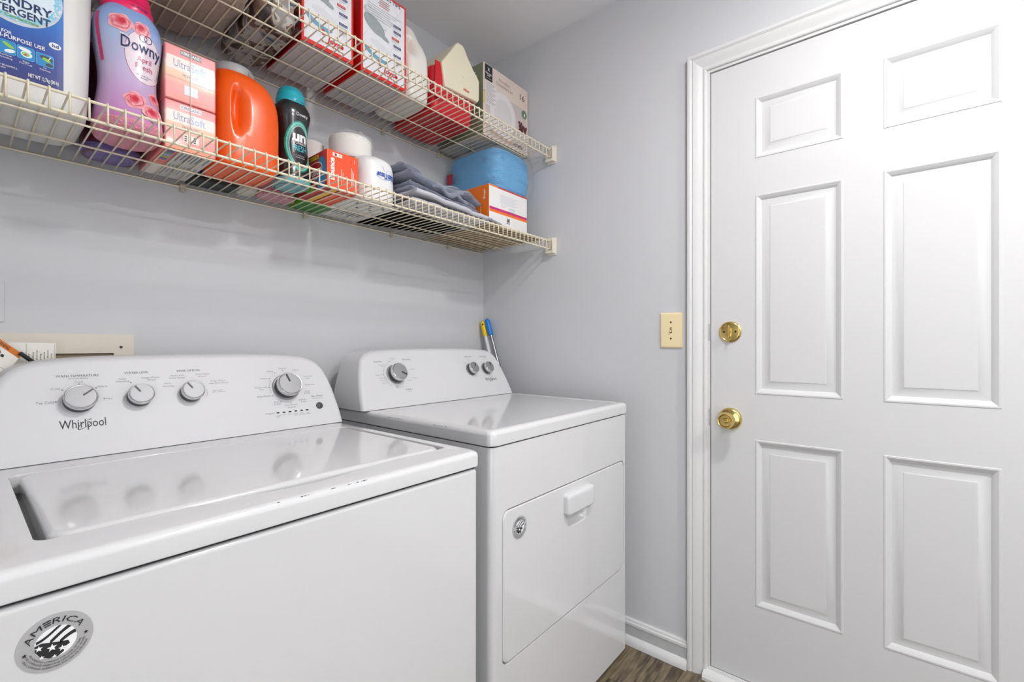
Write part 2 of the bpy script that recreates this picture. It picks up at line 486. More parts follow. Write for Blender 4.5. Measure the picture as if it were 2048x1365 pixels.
M_BRK = mat('cream_bracket_plastic', S(232, 226, 208), 0.4)
M_CLIP = mat('aged_clip_plastic', S(196, 186, 164), 0.5)
M_BLACK = mat('black_plastic', S(24, 24, 26), 0.35)
M_WHITE = mat('white_print', S(244, 244, 245), 0.4)
M_NAVY = mat('navy_print', S(28, 44, 96), 0.4)
M_SILV = mat('silver_foil_sticker', S(196, 196, 198), 0.38, metal=0.35)

# ---------------------------------------------------------------- the room
def slab(name, x0, x1, y0, y1, z0, z1, m):
    o = MB().box(x0, x1, y0, y1, z0, z1).build(name, m, None, ((x0 + x1) / 2, (y0 + y1) / 2, z0), 0)
    return tag(o, kind='structure')

T = 0.1
slab('wall_back', XL - T, XR + T, YB, YB + T, 0, ZC, M_WALL)
# wide unseen opening added in the left wall; world light enters as fill
OY0, OY1, OZ1 = -1.38, -0.25, 2.12
wl_ = MB().box(XL - T, XL, OY1, YB, 0, ZC).box(XL - T, XL, YF, OY0, 0, ZC).box(XL - T, XL, OY0, OY1, OZ1, ZC)
tag(wl_.build('wall_left', M_WALL, None, (XL, 0, 0), 0), kind='structure')
slab('wall_front', XL - T, XR + T, YF - T, YF, 0, ZC, M_WALL)
ceil = slab('ceiling', XL - T, XR + T, YF - T, YB + T, ZC, ZC + T, M_CEIL)
crk = MB()
crk.tube([(1.03 + 0.012 * k + 0.004 * math.sin(k * 1.3), 1.18 - 0.022 * k, ZC - 0.0002) for k in range(7)], 0.0016, 5)
crk.build('paint_ridge', M_CEIL, ceil)
# right wall with the door opening
DY0, DY1, DZ1 = -0.340, 0.469, 2.037            # door edges
w = MB()
w.box(XR, XR + T, DY1 + 0.014, YB, 0, ZC)
w.box(XR, XR + T, YF, DY0 - 0.014, 0, ZC)
w.box(XR, XR + T, DY0 - 0.014, DY1 + 0.014, DZ1 + 0.014, ZC)
tag(w.build('wall_right', M_WALL, None, (XR, 0, 0), 0), kind='structure')

# floor: one base and a plank for every board
fl = slab('floor', XL - T, XR + T, YF - T, YB + T, -0.05, -0.004, mat('subfloor', S(60, 52, 42), 0.8))
M_WOOD = wood_mat('vinyl_plank', S(66, 56, 44), S(104, 92, 72), S(134, 120, 96))
pw, pl = 0.182, 1.22
me_pl = {}
row = 0; y = YF
while y < YB - 1e-6:
    y1 = min(y + pw, YB)
    x = XL - (row * 0.47) % pl
    while x < XR:
        a, b = max(x, XL), min(x + pl, XR)
        if b - a > 0.02:
            key = (round(b - a, 3), round(y1 - y, 3))
            if key not in me_pl:
                m_ = MB().box(0, b - a - 0.0012, 0, y1 - y - 0.0012, -0.004, 0, 0.0008, 1).mesh('plank')
                m_.materials.append(M_WOOD); me_pl[key] = m_
            o = bpy.data.objects.new('plank', me_pl[key]); COL.objects.link(o); o.parent = fl
            o.location = Vector((a, y, 0)) - ORG[fl.name]; ORG[o.name] = Vector((a, y, 0))
        x += pl
    y = y1; row += 1

# door casing: a moulded profile run along the jamb
CAS = [(0.0, 0.0), (0.0, 0.009), (0.003, 0.011), (0.009, 0.011), (0.012, 0.0085), (0.016, 0.0095), (0.026, 0.0135), (0.036, 0.0165), (0.043, 0.0170), (0.046, 0.0145), (0.048, 0.0165), (0.052, 0.0195), (0.060, 0.0195), (0.0625, 0.017), (0.0625, 0.0)]
CI = 0.012
def leg(name, y_in, sgn):
    L = []
    for z, mit in ((0.0, 0), (DZ1 + CI, 1)):
        L.append([(XR - p, y_in + sgn * q, z + (q if mit else 0)) for q, p in CAS])
    return tag(MB().loops(L).build(name, M_TRIM, None, (XR, y_in, 0), 25), kind='structure')
t1 = leg('trim_1', DY1 + CI, 1)
leg('trim_2', DY0 - CI, -1)
L = [[(XR - p, (DY1 + CI) + q, DZ1 + CI + q) for q, p in CAS], [(XR - p, (DY0 - CI) - q, DZ1 + CI + q) for q, p in CAS]]
tag(MB().loops(L).build('trim_3', M_TRIM, None, (XR, 0, DZ1), 25), kind='structure')
# jamb liner and threshold
j = MB()
j.box(XR - 0.004, XR + T, DY1 + 0.003, DY1 + 0.013, 0.0, DZ1 + 0.013)
j.box(XR - 0.004, XR + T, DY0 - 0.013, DY0 - 0.003, 0.0, DZ1 + 0.013)
j.box(XR - 0.004, XR + T, DY0 - 0.003, DY1 + 0.003, DZ1 + 0.003, DZ1 + 0.013)
j.box(XR + 0.045, XR + 0.06, DY1 - 0.01, DY1 + 0.003, 0.03, DZ1 + 0.003)
j.box(XR + 0.045, XR + 0.06, DY0 - 0.003, DY0 + 0.01, 0.03, DZ1 + 0.003)
jm = tag(j.build('trim_4', M_TRIM, None, (XR, 0, 0), 0), kind='structure')
for zz in (1.164, 0.878):
    MB().box(XR - 0.0052, XR + 0.01, DY1 + 0.0032, DY1 + 0.0060, zz - 0.028, zz + 0.028, 0.001).build('strike_plate', mat('strike_steel', S(176, 174, 168), 0.4, metal=0.8), jm, label='small worn metal strike plate')
sl = MB()
L = []
for yy in (DY1 + 0.02, DY0 - 0.02):
    L.append([(XR - 0.034, yy, 0.0), (XR - 0.034, yy, 0.010), (XR - 0.028, yy, 0.019), (XR - 0.006, yy, 0.026), (XR - 0.004, yy, 0.034), (XR + 0.08, yy, 0.036), (XR + 0.08, yy, 0.0)])
sl.loops(L)
tag(sl.build('trim_5', M_TRIM, None, (XR, 0, 0), 25), kind='structure')

# baseboard with moulded cap and shoe
def base_prof(z0, pts): return pts
def run_y(name, prof, m, y0, y1, parent=None):
    mb = MB().loops([[(XR - p, yy, z) for p, z in prof] for yy in (y0, y1)])
    return mb.build(name, m, parent, None if parent else (XR, (y0 + y1) / 2, 0), 25)
YE = DY1 + CI + 0.0625
bb = tag(run_y('baseboard_right', [(0, 0), (0.011, 0), (0.011, 0.068), (0, 0.068)], mat('baseboard_face', S(188, 189, 191), 0.45, var=0.12, vscale=40), YE, YB), kind='structure')
run_y('cap_moulding', [(0, 0.066), (0.011, 0.066), (0.0135, 0.070), (0.0135, 0.078), (0.010, 0.082), (0.009, 0.088), (0.006, 0.091), (0, 0.091)], M_TRIM, YE, YB, bb)
run_y('shoe_moulding', [(0.011, 0), (0.028, 0), (0.0275, 0.010), (0.024, 0.020), (0.018, 0.027), (0.011, 0.030)], M_TRIM, YE, YB, bb)
mb = MB().loops([[(x, YB - p, z) for p, z in [(0, 0), (0.013, 0), (0.013, 0.08), (0.008, 0.091), (0, 0.091)]] for x in (XL, XR)])
tag(mb.build('baseboard_back', M_TRIM, None, (0, YB, 0), 25), kind='structure')
mb = MB().loops([[(XL + p, y_, z) for p, z in [(0, 0), (0.013, 0), (0.013, 0.08), (0.008, 0.091), (0, 0.091)]] for y_ in (OY1, YB - 0.014)])
tag(mb.build('baseboard_left', M_TRIM, None, (XL, 0, 0), 25), kind='structure')

# six-panel door
DF = XR + 0.002
door = MB()
ys = [DY0, -0.209, 0.016, 0.106, 0.335, DY1]
zs = [0.037, 0.287, 0.818, 0.964, 1.600, 1.716, 1.911, DZ1]
def is_panel(i, k): return i in (1, 3) and k in (1, 3, 5)
vi = {}
def gv(i, k):
    if (i, k) not in vi:
        vi[(i, k)] = len(door.v); door.v.append((DF, ys[i], zs[k]))
    return vi[(i, k)]
for i in range(len(ys) - 1):
    for k in range(len(zs) - 1):
        if not is_panel(i, k):
            door.f.append((gv(i, k), gv(i, k + 1), gv(i + 1, k + 1), gv(i + 1, k)))
door.box(DF + 0.0001, DF + 0.042, DY0, DY1, zs[0], DZ1)
# the slab's own front quad is dropped: panels are let into it
del door.f[-1]
dm = door.mesh('door_1')
d1 = link('door_1', dm, M_DOOR, None, (DF, (DY0 + DY1) / 2, zs[0]), 25)
tag(d1, kind='structure')
PROF = [(0, 0), (0.0015, -0.0016), (0.0055, -0.0016), (0.008, 0.0), (0.0095, 0.0006), (0.0175, 0.0085), (0.0215, 0.0088), (0.0400, 0.0030), (0.0425, 0.0014), (0.046, 0.0012)]
for i in (3, 1):
    for k in (5, 3, 1):
        y0, y1, z0, z1 = ys[i], ys[i + 1], zs[k], zs[k + 1]
        L = [[(DF + d, y0 + q, z0 + q), (DF + d, y0 + q, z1 - q), (DF + d, y1 - q, z1 - q), (DF + d, y1 - q, z0 + q)] for q, d in PROF]
        me_ = weld(MB().loops(L, cap0=False).mesh('panel'))
        link('panel', me_, M_DOOR, d1, None, 28)
# brass deadbolt turn and knob
db = bpy.data.objects.new('deadbolt', None); 
AX = (-1, 0, 0)
dbp = (DF, 0.409, 1.164)
o = MB().lathe([(0.0, 0), (0.0345, 0), (0.0345, 0.003), (0.031, 0.0065), (0.0295, 0.0072), (0.0285, 0.0066), (0.0275, 0.0070), (0.0, 0.0080)], dbp, AX, 40).build('deadbolt', M_BRASS, d1, None, 30, label='round polished brass deadbolt turn')
tt = MB()
L = []
for x_, a_, b_ in ((0.006, 0.006, 0.019), (0.012, 0.0055, 0.021), (0.020, 0.0045, 0.0225), (0.026, 0.003, 0.021), (0.028, 0.001, 0.019)):
    L.append([(DF - x_, 0.409 + a_ * math.cos(2 * PI * q / 20), 1.164 + b_ * math.sin(2 * PI * q / 20)) for q in range(20)])
tt.loops(L); tt.build('thumb_turn', M_BRASS, o, None, 50)
for dy in (-0.018, 0.018):
    MB().lathe([(0, 0.0068), (0.0034, 0.0068), (0.0034, 0.0084), (0, 0.0078)], (DF, 0.409 + dy, 1.164), AX, 12).build('screw', M_BRASSD, o, None, 30)
kp = (DF, 0.409, 0.878)
o = MB().lathe([(0, 0), (0.036, 0), (0.036, 0.003), (0.033, 0.008), (0.028, 0.011), (0.020, 0.013), (0.015, 0.016), (0.0135, 0.024), (0.0145, 0.030), (0.021, 0.036), (0.0255, 0.043), (0.0262, 0.052), (0.0245, 0.060), (0.0215, 0.0645), (0.0195, 0.0635), (0.0175, 0.058), (0.0, 0.057)], kp, AX, 44).build('door_knob', M_BRASS, d1, None, 40, label='round polished brass door knob')
MB().lathe([(0.0085, 0.056), (0.0085, 0.064), (0.007, 0.067), (0.0, 0.068)], kp, AX, 20).build('lock_button', M_BRASS, o, None, 40)
MB().box(DF - 0.0735, DF - 0.066, 0.409 - 0.0075, 0.409 + 0.0075, 0.878 - 0.0025, 0.878 + 0.0025, 0.001).build('button_bar', M_BRASS, o, None, 40)

# light switch plate
sw = thing('light_switch', (XR, 0.603, 1.110), 'ivory light switch plate with broken-off toggle beside the door casing', 'light switch')
L = []
for q, d in ((0, 0), (0, 0.0025), (0.0015, 0.0045), (0.004, 0.006), (0.0075, 0.0066)):
    L.append([(XR - d, 0.5635 + q, 1.110 + q), (XR - d, 0.6435 - q, 1.110 + q), (XR - d, 0.6435 - q, 1.235 - q), (XR - d, 0.5635 + q, 1.235 - q)])
MB().loops(L).build('cover_plate', M_IVORY, sw, None, 30)
p = Print(plane_x(XR - 0.0066))
M_SLOT = mat('slot_shadow_plastic', S(120, 104, 74), 0.6)
p.rect('slot_shadow_plastic', -0.607, -0.599, 1.163, 1.183)
p.build(sw, {'slot_shadow_plastic': 'toggle_slot'})
MB().box(XR - 0.013, XR - 0.006, 0.6005, 0.6065, 1.166, 1.173, 0.001).build('broken_toggle', mat('ivory_dull', S(214, 198, 158), 0.5), sw)
MB().box(XR - 0.0105, XR - 0.006, 0.600, 0.603, 1.174, 1.181, 0.001).build('toggle_stub', mat('ivory_dull', S(214, 198, 158), 0.5), sw)
for zz in (1.1435, 1.2015):
    MB().lathe([(0, 0.0064), (0.0032, 0.0064), (0.0032, 0.0074), (0, 0.0078)], (XR, 0.6035, zz), AX, 12).build('screw', mat('dark_screw', S(58, 52, 40), 0.5, metal=0.5), sw)

# ceiling lamps: one above and to the right of the camera, one added further back as unseen fill
def ceiling_lamp(lx, ly, strength, label):
    lp = thing('ceiling_lamp', (lx, ly, ZC), label, 'lamp', 'flush ceiling lamps')
    MB().lathe([(0, 0), (0.112, 0), (0.112, -0.034), (0.109, -0.038), (0.102, -0.038), (0.099, -0.034), (0.099, -0.022), (0.0, -0.022)], (lx, ly, ZC), (0, 0, 1), 48).build('base_ring', M_CHROME, lp)  # deep lip shaped to cut sideways light on the door and upper wall
    MB().lathe([(0.096, -0.020), (0.096, -0.028), (0.090, -0.036), (0.072, -0.044), (0.045, -0.050), (0.02, -0.052), (0.0, -0.0525)], (lx, ly, ZC), (0, 0, 1), 48).build('frosted_lens', mat('lit_frosted_glass_%d' % strength, (1.0, 0.985, 0.965), 0.4, emit=strength), lp, None, 80)
ceiling_lamp(LAMP_POS[0], LAMP_POS[1], LAMP_STRENGTH, 'round flush ceiling lamp with shallow frosted lens, the one nearer the door')
ceiling_lamp(0.86, -1.05, 38.0, 'added fill lamp, round and flush with shallow frosted lens, behind the camera')

# ---------------------------------------------------------------- washer and dryer
KS = 0.45
def console_map(Y0, z0): return lambda u, v, l: (u, Y0 + KS * (v - z0) - l * 1.1, v - l * 0.45 + l * 0.45)
def make_console(name, half, cx, z0, Y0, yb, parent):
    half = cat_rom(half, 4)
    W, Hm = half[0][0], half[-1][1]
    def loop(ins, dy, back):
        pts = []
        for sgn, seq in ((1, half), (-1, list(reversed(half))[1:])):
            for x, h in seq:
                xx = sgn * x * (1 - ins / W); hh = h - ins * max(0.0, (h - 0.03)) / Hm
                y = yb if back else Y0 + KS * hh + dy
                pts.append((cx + xx, y, z0 + hh))
        return pts
    L = [loop(0.013, 0, 0), loop(0.0075, 0.001, 0), loop(0.003, 0.0042, 0), (loop(0.0006, 0.0095, 0)), loop(0, 0.015, 0), loop(0, 0, 1)]
    return MB().loops(L).build(name, M_PLAS, parent, None, 40)

def knob(name, base, r, h, ang, parent, skirt=True, face=None):
    n = Vector((0, -1, KS)).normalized(); b = Vector(base)
    o = MB().lathe([(r * 0.99, 0.0), (r * 0.99, 0.004), (r * 0.97, h * 0.55), (r * 0.90, h * 0.6)], b, n, 40).build(name, M_DKGREY, parent, None, 40)
    MB().lathe([(r * 0.9, h * 0.5), (r * 1.0, h * 0.55), (r * 1.02, h * 0.80), (r * 0.99, h * 0.92), (r * 0.94, h * 0.965), (r * 0.90, h * 0.955), (r * 0.88, h * 0.93), (r * 0.6, h * 0.92)], b, n, 48).build('rim', M_CHROME, o, None, 30)
    MB().lathe([(r * 0.885, h * 0.925), (r * 0.875, h * 0.945), (r * 0.6, h * 0.951), (0.0, h * 0.955)], b, n, 48).build('cap', M_STEEL, o, None, 30)
    ux = Vector((1, 0, 0)); uy = n.cross(ux)
    if uy.z < 0: uy = -uy
    d = (ux * math.cos(ang) + uy * math.sin(ang)); sd = n.cross(d)
    mb = MB(); c0 = b + n * (h * 0.955)
    pts = []
    for q, wd in ((0.18, 0.05), (0.86, 0.05)):
        for sg in (-1, 1): pts.append(c0 + d * (r * q) + sd * (sg * r * wd))
    top = [p_ + n * (0.0022) for p_ in pts]
    mb.add(pts + top, [(0, 1, 3, 2), (4, 5, 7, 6), (0, 1, 5, 4), (2, 3, 7, 6), (0, 2, 6, 4), (1, 3, 7, 5)])
    mb.build('pointer', M_DKGREY, o, None, 0)
    if skirt:
        MB().lathe([(r * 1.14, 0.0), (r * 1.14, 0.002), (r * 1.09, 0.0035), (r * 0.9, 0.004)], b, n, 40).build('base_ring', M_STEEL, o, None, 30)
    return o

def swirl(pr, key, x0, z0, w, cap, lay):
    pr.arc(key, x0 + w * 0.545, z0 + cap * 0.36, w * 0.21, w * 0.070, w * 0.032, 0.25, 5.6, lay + 1, 40, math.radians(37))

def america_badge(parent, cx, cz, R, Y):
    bd = MB().lathe([(0, 0), (R, 0), (R * 0.995, 0.0008), (0, 0.001)], (cx, Y, cz), (0, -1, 0), 48).build('badge', M_SILV, parent, None, 30, label='round silver AMERICA sticker')
    pr = Print(plane_y(Y - 0.0011))
    r0 = 0.55 * R
    pr.ell('white_print', cx, cz, r0, r0, 1)
    # waving flag: black field with stars below, curved stripes above
    def clip(pts):
        out = []
        for x, y in pts:
            d = math.hypot(x, y)
            if d > r0 * 0.99: x, y = x / d * r0 * 0.99, y / d * r0 * 0.99
            out.append((cx + x, cz + y))
        return out
    def band(o0, th, x0, x1, lay=2):
        n = 14; up = []; lo = []
        for k in range(n + 1):
            x = x0 + (x1 - x0) * k / n
            yy = o0 + 0.42 * x + 0.10 * R * math.sin(x / R * 4.2)
            up.append((x, yy + th)); lo.append((x, yy))
        u2, l2 = clip(up), clip(lo)
        vs = u2 + l2; m_ = n + 1
        pr.pts('black_ink', vs, [(k, k + 1, m_ + k + 1, m_ + k) for k in range(n)], lay)
    band(0.40 * R, 0.10 * R, -0.5 * R, 0.5 * R)
    band(0.10 * R, 0.13 * R, -0.15 * R, 0.55 * R)
    band(-0.20 * R, 0.13 * R, 0.10 * R, 0.55 * R)
    pr.poly('black_ink', clip([(-0.54 * R, 0.06 * R), (-0.36 * R, 0.10 * R), (-0.12 * R, 0.02 * R), (0.12 * R, -0.05 * R), (0.32 * R, -0.10 * R), (0.36 * R, -0.22 * R), (0.22 * R, -0.30 * R), (0.2 * R, -0.44 * R), (0.05 * R, -0.54 * R), (-0.18 * R, -0.52 * R), (-0.40 * R, -0.38 * R), (-0.53 * R, -0.14 * R)]), 2)
    for sx, sy, sr in ((-0.10, -0.17, 0.14), (-0.43, -0.06, 0.11), (0.16, -0.30, 0.11), (-0.36, -0.40, 0.08), (-0.04, -0.50, 0.07)):
        pr.star('white_print', cx + sx * R, cz + sy * R, sr * R, 3)
    # ring lettering
    rr = 0.64 * R; a0, a1 = math.radians(168), math.radians(24)
    wA = (a0 - a1) * rr * 1.12
    ring = lambda u, v: (cx + (rr + 0.02 * R + v) * math.cos(a0 - u / (rr * 1.12)), cz + (rr + 0.02 * R + v) * math.sin(a0 - u / (rr * 1.12)))
    tw_ = lambda st: (lambda m_: m_[3] - m_[2])(text_mesh(st, 0.0, 0.12))
    full, pre, suf, eb = tw_('AMERICA'), tw_('AM'), tw_('RICA'), tw_('E')
    capA = 0.19 * R
    pr.text('black_ink', 'AM', 0, 0, wA * pre / full, capA, 0.0, 0.12, 2, False, ring)
    x_s = wA * (1 - suf / full)
    pr.text('black_ink', 'RICA', 0, 0, wA * suf / full, capA, 0.0, 0.12, 2, False, lambda u, v: ring(u + x_s, v))
    e0, e1 = wA * pre / full + 0.03 * R, x_s - 0.03 * R
    for q in (0.0, 0.39, 0.78):
        pr.pts('black_ink', [ring(e0 + q * 0.02 * R, q * capA), ring(e1 + q * 0.02 * R, q * capA), ring(e1 + q * 0.02 * R, (q + 0.22) * capA), ring(e0 + q * 0.02 * R, (q + 0.22) * capA)], [(0, 1, 2, 3)], 2)
    for a in (math.radians(190), math.radians(-2)):
        pr.star('black_ink', cx + 0.79 * R * math.cos(a), cz + 0.79 * R * math.sin(a), 0.075 * R, 2)
    for q, st, sp in ((0.665, 'AN AMERICAN COMPANY FOR OVER 100 YEARS', 150), (0.765, 'UNE COMPAGNIE AMERICAINE DEPUIS PLUS DE 100 ANS', 152), (0.865, 'UNA COMPANIA AMERICANA POR MAS DE 100 ANOS', 140)):
        rq = q * R; aa = math.radians(270 - sp / 2)
        pr.text('black_ink', st, 0, 0, math.radians(sp) * rq, 0.062 * R, 0.0, 0, 2, False, lambda u, v: (cx + (rq - v + 0.03 * R) * math.cos(aa + u / rq), cz + (rq - v + 0.03 * R) * math.sin(aa + u / rq)))
    pr.build(bd, {'white_print': 'emblem_white', 'black_ink': 'emblem_black'})
    return bd

# -------- washer
WX0, WX1, WY0, WYB, WT = 0.006, 0.730, 0.690, 1.445, 0.892
ws = thing('washing_machine', ((WX0 + WX1) / 2, (WY0 + WYB) / 2, 0), 'white top-load washing machine with four silver knobs beside the dryer', 'washing machine')
bx0, bx1, by0 = WX0 + 0.004, WX1 - 0.004, WY0 + 0.004
L = []
for z, q in ((0.025, 0), (0.845, 0), (0.850, 0.0015), (0.8528, 0.005)):
    L.append([(x, y, z) for x, y in rrect(bx0 + q, bx1 - q, by0 + q, WYB - q, 0.012)])
MB().loops(L).build('cabinet', M_APPL, ws, None, 40)
for fx in (0.09, 0.66):
    for fy in (0.76, 1.38):
        MB().lathe([(0, 0), (0.022, 0), (0.022, 0.012), (0.01, 0.014), (0.01, 0.03), (0, 0.03)], (fx, fy, 0), (0, 0, 1), 16).build('foot', M_BLACK, ws)
MB().box(bx0 + 0.006, bx1 - 0.006, by0 + 0.006, WYB - 0.006, 0.8518, 0.8585).build('seam_gasket', M_SEAM, ws, None, 0)
# top panel with the lid well
well = []
wx0, wx1, wy0, wy1, wr = 0.058, 0.698, 0.764, 1.186, 0.016
for x, y in rrect(wx0, wx1, wy0, wy1, wr, 5):
    well.append((x, y))
idx = max(range(len(well)), key=lambda i: 0)
wl = []
for i, (x, y) in enumerate(well):
    wl.append((x, y))
    nx = well[(i + 1) % len(well)]
    if abs(y - wy0) < 1e-6 and abs(nx[1] - wy0) < 1e-6:
        for k in range(1, 30):
            xx = x + (nx[0] - x) * k / 30; d = (xx - 0.378) / 0.185
            wl.append((xx, wy0 - (0.024 * (0.5 + 0.5 * math.cos(PI * d)) if abs(d) < 1 else 0)))
tp = MB()
L = []
for z, q in ((0.858, 0.001), (0.860, 0.0), (0.880, 0.0), (0.886, 0.0015), (0.890, 0.0055), (WT, 0.012)):
    L.append([(x, y, z) for x, y in rrect(WX0 + q, WX1 - q, WY0 + q, WYB - q, 0.016, 6)])
tp.loops(L, True, False)
fill_hole(tp, L[-1], [[(x, y, WT) for x, y in wl]])
wc = (0.378, 0.97)
ins = lambda q: [(x + (wc[0] - x) * q / 0.32, y + (wc[1] - y) * q / 0.21) for x, y in wl]
tp.loops([[(x, y, z) for x, y in ins(q)] for q, z in ((0, WT), (0.0012, WT - 0.003), (0.0025, WT - 0.033))], False, True)
link('top_panel', weld(tp.mesh('top_panel')), M_APPL, ws, None, 40)
L = []
for z, q in ((0.8605, 0.001), (0.884, 0.0), (0.889, 0.0015), (0.8922, 0.005), (0.8932, 0.010)):
    L.append([(x, y, z) for x, y in rrect(0.0700 + q, 0.6895 - q, 0.7725 + q, 1.180 - q, 0.022, 6)])
MB().loops(L).build('lid', M_APPL, ws, None, 50)
MB().loops([[(x, y, z) for x, y in rrect(0.0615, 0.6950, 0.7675, 1.1830, 0.014, 5)] for z in (WT - 0.0328, WT - 0.0318)]).build('lid_gap_shade', M_DKGREY, ws, None, 0)  # dark plate added; stands in for shade in the gap around the lid
WH = [(0.357, 0.0), (0.356, 0.028), (0.351, 0.07), (0.345, 0.108), (0.333, 0.148), (0.322, 0.166), (0.306, 0.181), (0.28, 0.191), (0.235, 0.1975), (0.16, 0.202), (0.08, 0.2035), (0.0, 0.204)]
con = make_console('console', WH, 0.379, WT + 0.0012, 1.2555, WYB, ws)
wn = ['water_temperature_knob', 'water_level_knob', 'rinse_option_knob', 'cycle_knob']
for nm, b, r, h, a, sk in zip(wn, WASHER_KNOBS, (0.0265, 0.0235, 0.0235, 0.0325), (0.026, 0.026, 0.026, 0.034), (38, 122, 122, 106), (0, 0, 0, 1)):
    knob(nm, b, r, h, math.radians(a), ws, bool(sk))
pr = Print(console_map(1.2555, WT + 0.0012))
for st, u, v, w_, h, sty in WASHER_TEXT_A + WASHER_TEXT_B:
    if sty == 'w':
        pr.text('black_ink', st, u, v, w_, h, 0.004, 0.0, 1); swirl(pr, 'black_ink', u, v, w_, h, 1)
    else:
        pr.text('black_ink' if sty == 'b' else 'grey_ink', st, u, v, w_, max(h, 0.0026), 0.0, 0, 1)
for u, v in WASHER_DOTS:
    pr.ell('grey_ink', u, v, 0.0016, 0.0016, 1, 1, 14, inner=0.35)
cu, cv = WASHER_KNOBS[3][0], WASHER_KNOBS[3][2]
pr.arc('grey_ink', cu, cv, 0.044, 0.044, 0.0006, math.radians(150), math.radians(195), 1)
pr.arc('grey_ink', WASHER_KNOBS[2][0], WASHER_KNOBS[2][2], 0.034, 0.034, 0.0005, math.radians(-20), math.radians(12), 1)
pr.build(ws, {'black_ink': 'printed_lettering', 'grey_ink': 'printed_small_lettering'})
pr = Print(console_map(1.2555, WT + 0.0012))
for u, v in WASHER_LEDS:
    pr.ell('black_plastic', u, v, 0.0043, 0.0019, 1, 1, 16)
pr.build(ws, {'black_plastic': 'progress_lights'})
n_ = Vector((0, -1, KS)).normalized()
u, v = START_BUTTON[0]
MB().lathe([(0, 0), (0.0098, 0), (0.0098, 0.002), (0.0085, 0.0035), (0, 0.0045)], (u, 1.2555 + KS * (v - WT - 0.0012), v), n_, 24).build('start_button', M_DKGREY, ws)
america_badge(ws, 0.069, 0.802, 0.0302, by0)
# chipped enamel on the front rim
chip = MB()
for x0, x1, s_ in ((0.405, 0.455, 1), (0.335, 0.350, 2), (0.380, 0.392, 3), (0.300, 0.306, 4)):
    n = max(3, int((x1 - x0) / 0.004))
    for k in range(n):
        if random.random() < 0.3: continue
        xx = x0 + (x1 - x0) * k / n; d = 0.0006 + 0.0010 * random.random(); yc = WY0 + 0.0042 + random.random() * 0.0012
        t_ = (yc - WY0); zc_ = 0.8886 + (t_ - 0.0042) * 0.45 + 0.0004
        chip.add([(xx, yc - d * 0.5, zc_ - d * 0.35), (xx + 0.004, yc - d * 0.4, zc_ - d * 0.3), (xx + 0.0045, yc + d * 0.4, zc_ + d * 0.35), (xx + 0.0008, yc + d * 0.5, zc_ + d * 0.35)], [(0, 1, 2, 3)])
tag(chip.build('enamel_chips', M_DKGREY, ws, None, 0), kind='stuff')

# -------- dryer
DX0, DX1, DYF, DYB, DT = 0.820, 1.562, 0.739, 1.445, 0.9125
dr = thing('clothes_dryer', ((DX0 + DX1) / 2, (DYF + DYB) / 2, 0), 'white front-load clothes dryer with three silver knobs between washer and right wall', 'dryer')
bx0, bx1, by0 = DX0 + 0.004, DX1 - 0.003, DYF + 0.004
R_ = 0.018
body = MB()
out = rrect(bx0, bx1, by0, DYB, R_, 6)
zb, zt_ = 0.022, 0.870
# side and back skin (all but the front flat)
n = len(out); frontpair = None
for i in range(n):
    a, b = out[i], out[(i + 1) % n]
    if abs(a[1] - by0) < 1e-6 and abs(b[1] - by0) < 1e-6:
        continue
    body.add([(a[0], a[1], zb), (b[0], b[1], zb), (b[0], b[1], zt_), (a[0], a[1], zt_)], [(0, 1, 2, 3)])
body.add([(x, y, zt_) for x, y in out], [tuple(range(n))]); body.add([(x, y, zb) for x, y in out], [tuple(range(n))])
hx0, hx1, hz0, hz1 = 0.862, 1.534, 0.318, 0.708
hole = rrect(hx0, hx1, hz0, hz1, 0.024, 6)
fill_hole(body, [(bx0 + R_, by0, zb), (bx1 - R_, by0, zb), (bx1 - R_, by0, zt_), (bx0 + R_, by0, zt_)], [[(x, by0, z) for x, z in hole]])
hc = ((hx0 + hx1) / 2, (hz0 + hz1) / 2)
body.loops([[(x + (hc[0] - x) * q, by0 + d, z + (hc[1] - z) * q) for x, z in hole] for q, d in ((0, 0), (0.004, 0.004), (0.006, 0.045))], False, True)
link('cabinet', weld(body.mesh('cabinet')), M_APPL, dr, None, 40)
# door with handle pocket
dd = MB()
inset = 0.0035
dl = rrect(hx0 + inset, hx1 - inset, hz0 + inset, hz1 - inset, 0.021, 6)
L = []
for d, q in ((0.030, 0.0), (0.0035, 0.0), (0.0012, 0.0012), (0.0, 0.004)):
    L.append([(x + (hc[0] - x) * q / 0.33, by0 + d - 0.0008, z + (hc[1] - z) * q / 0.19) for x, z in dl])
dd.loops(L, True, False)
YD = by0 - 0.0008
pk = [(1.150, 0.655), (1.153, 0.615), (1.163, 0.584), (1.170, 0.576), (1.180, 0.573), (1.250, 0.573), (1.260, 0.576), (1.267, 0.584), (1.277, 0.615), (1.280, 0.655)]
fill_hole(dd, L[-1], [[(x, YD, z) for x, z in pk]])
pc = (1.215, 0.625)
dd.loops([[(x + (pc[0] - x) * q, YD + d, z + (pc[1] - z) * q) for x, z in pk] for q, d in ((0, 0), (0.05, 0.003), (0.16, 0.016), (0.35, 0.022))], False, True)
dob = link('door', weld(dd.mesh('door')), M_APPL, dr, None, 40)
L = []
for d, q in ((0.0, 0.0), (0.010, 0.0), (0.0155, 0.002), (0.018, 0.007), (0.0185, 0.014)):
    L.append([(x, YD - d, z) for x, z in rrect(1.138 + q, 1.292 - q, 0.618 + q * 0.5, 0.680 - q, 0.010, 5)])
MB().loops(L).build('handle', M_PLAS, dob, None, 45)
america_badge(dob, 0.930, 0.649, 0.0300, YD)
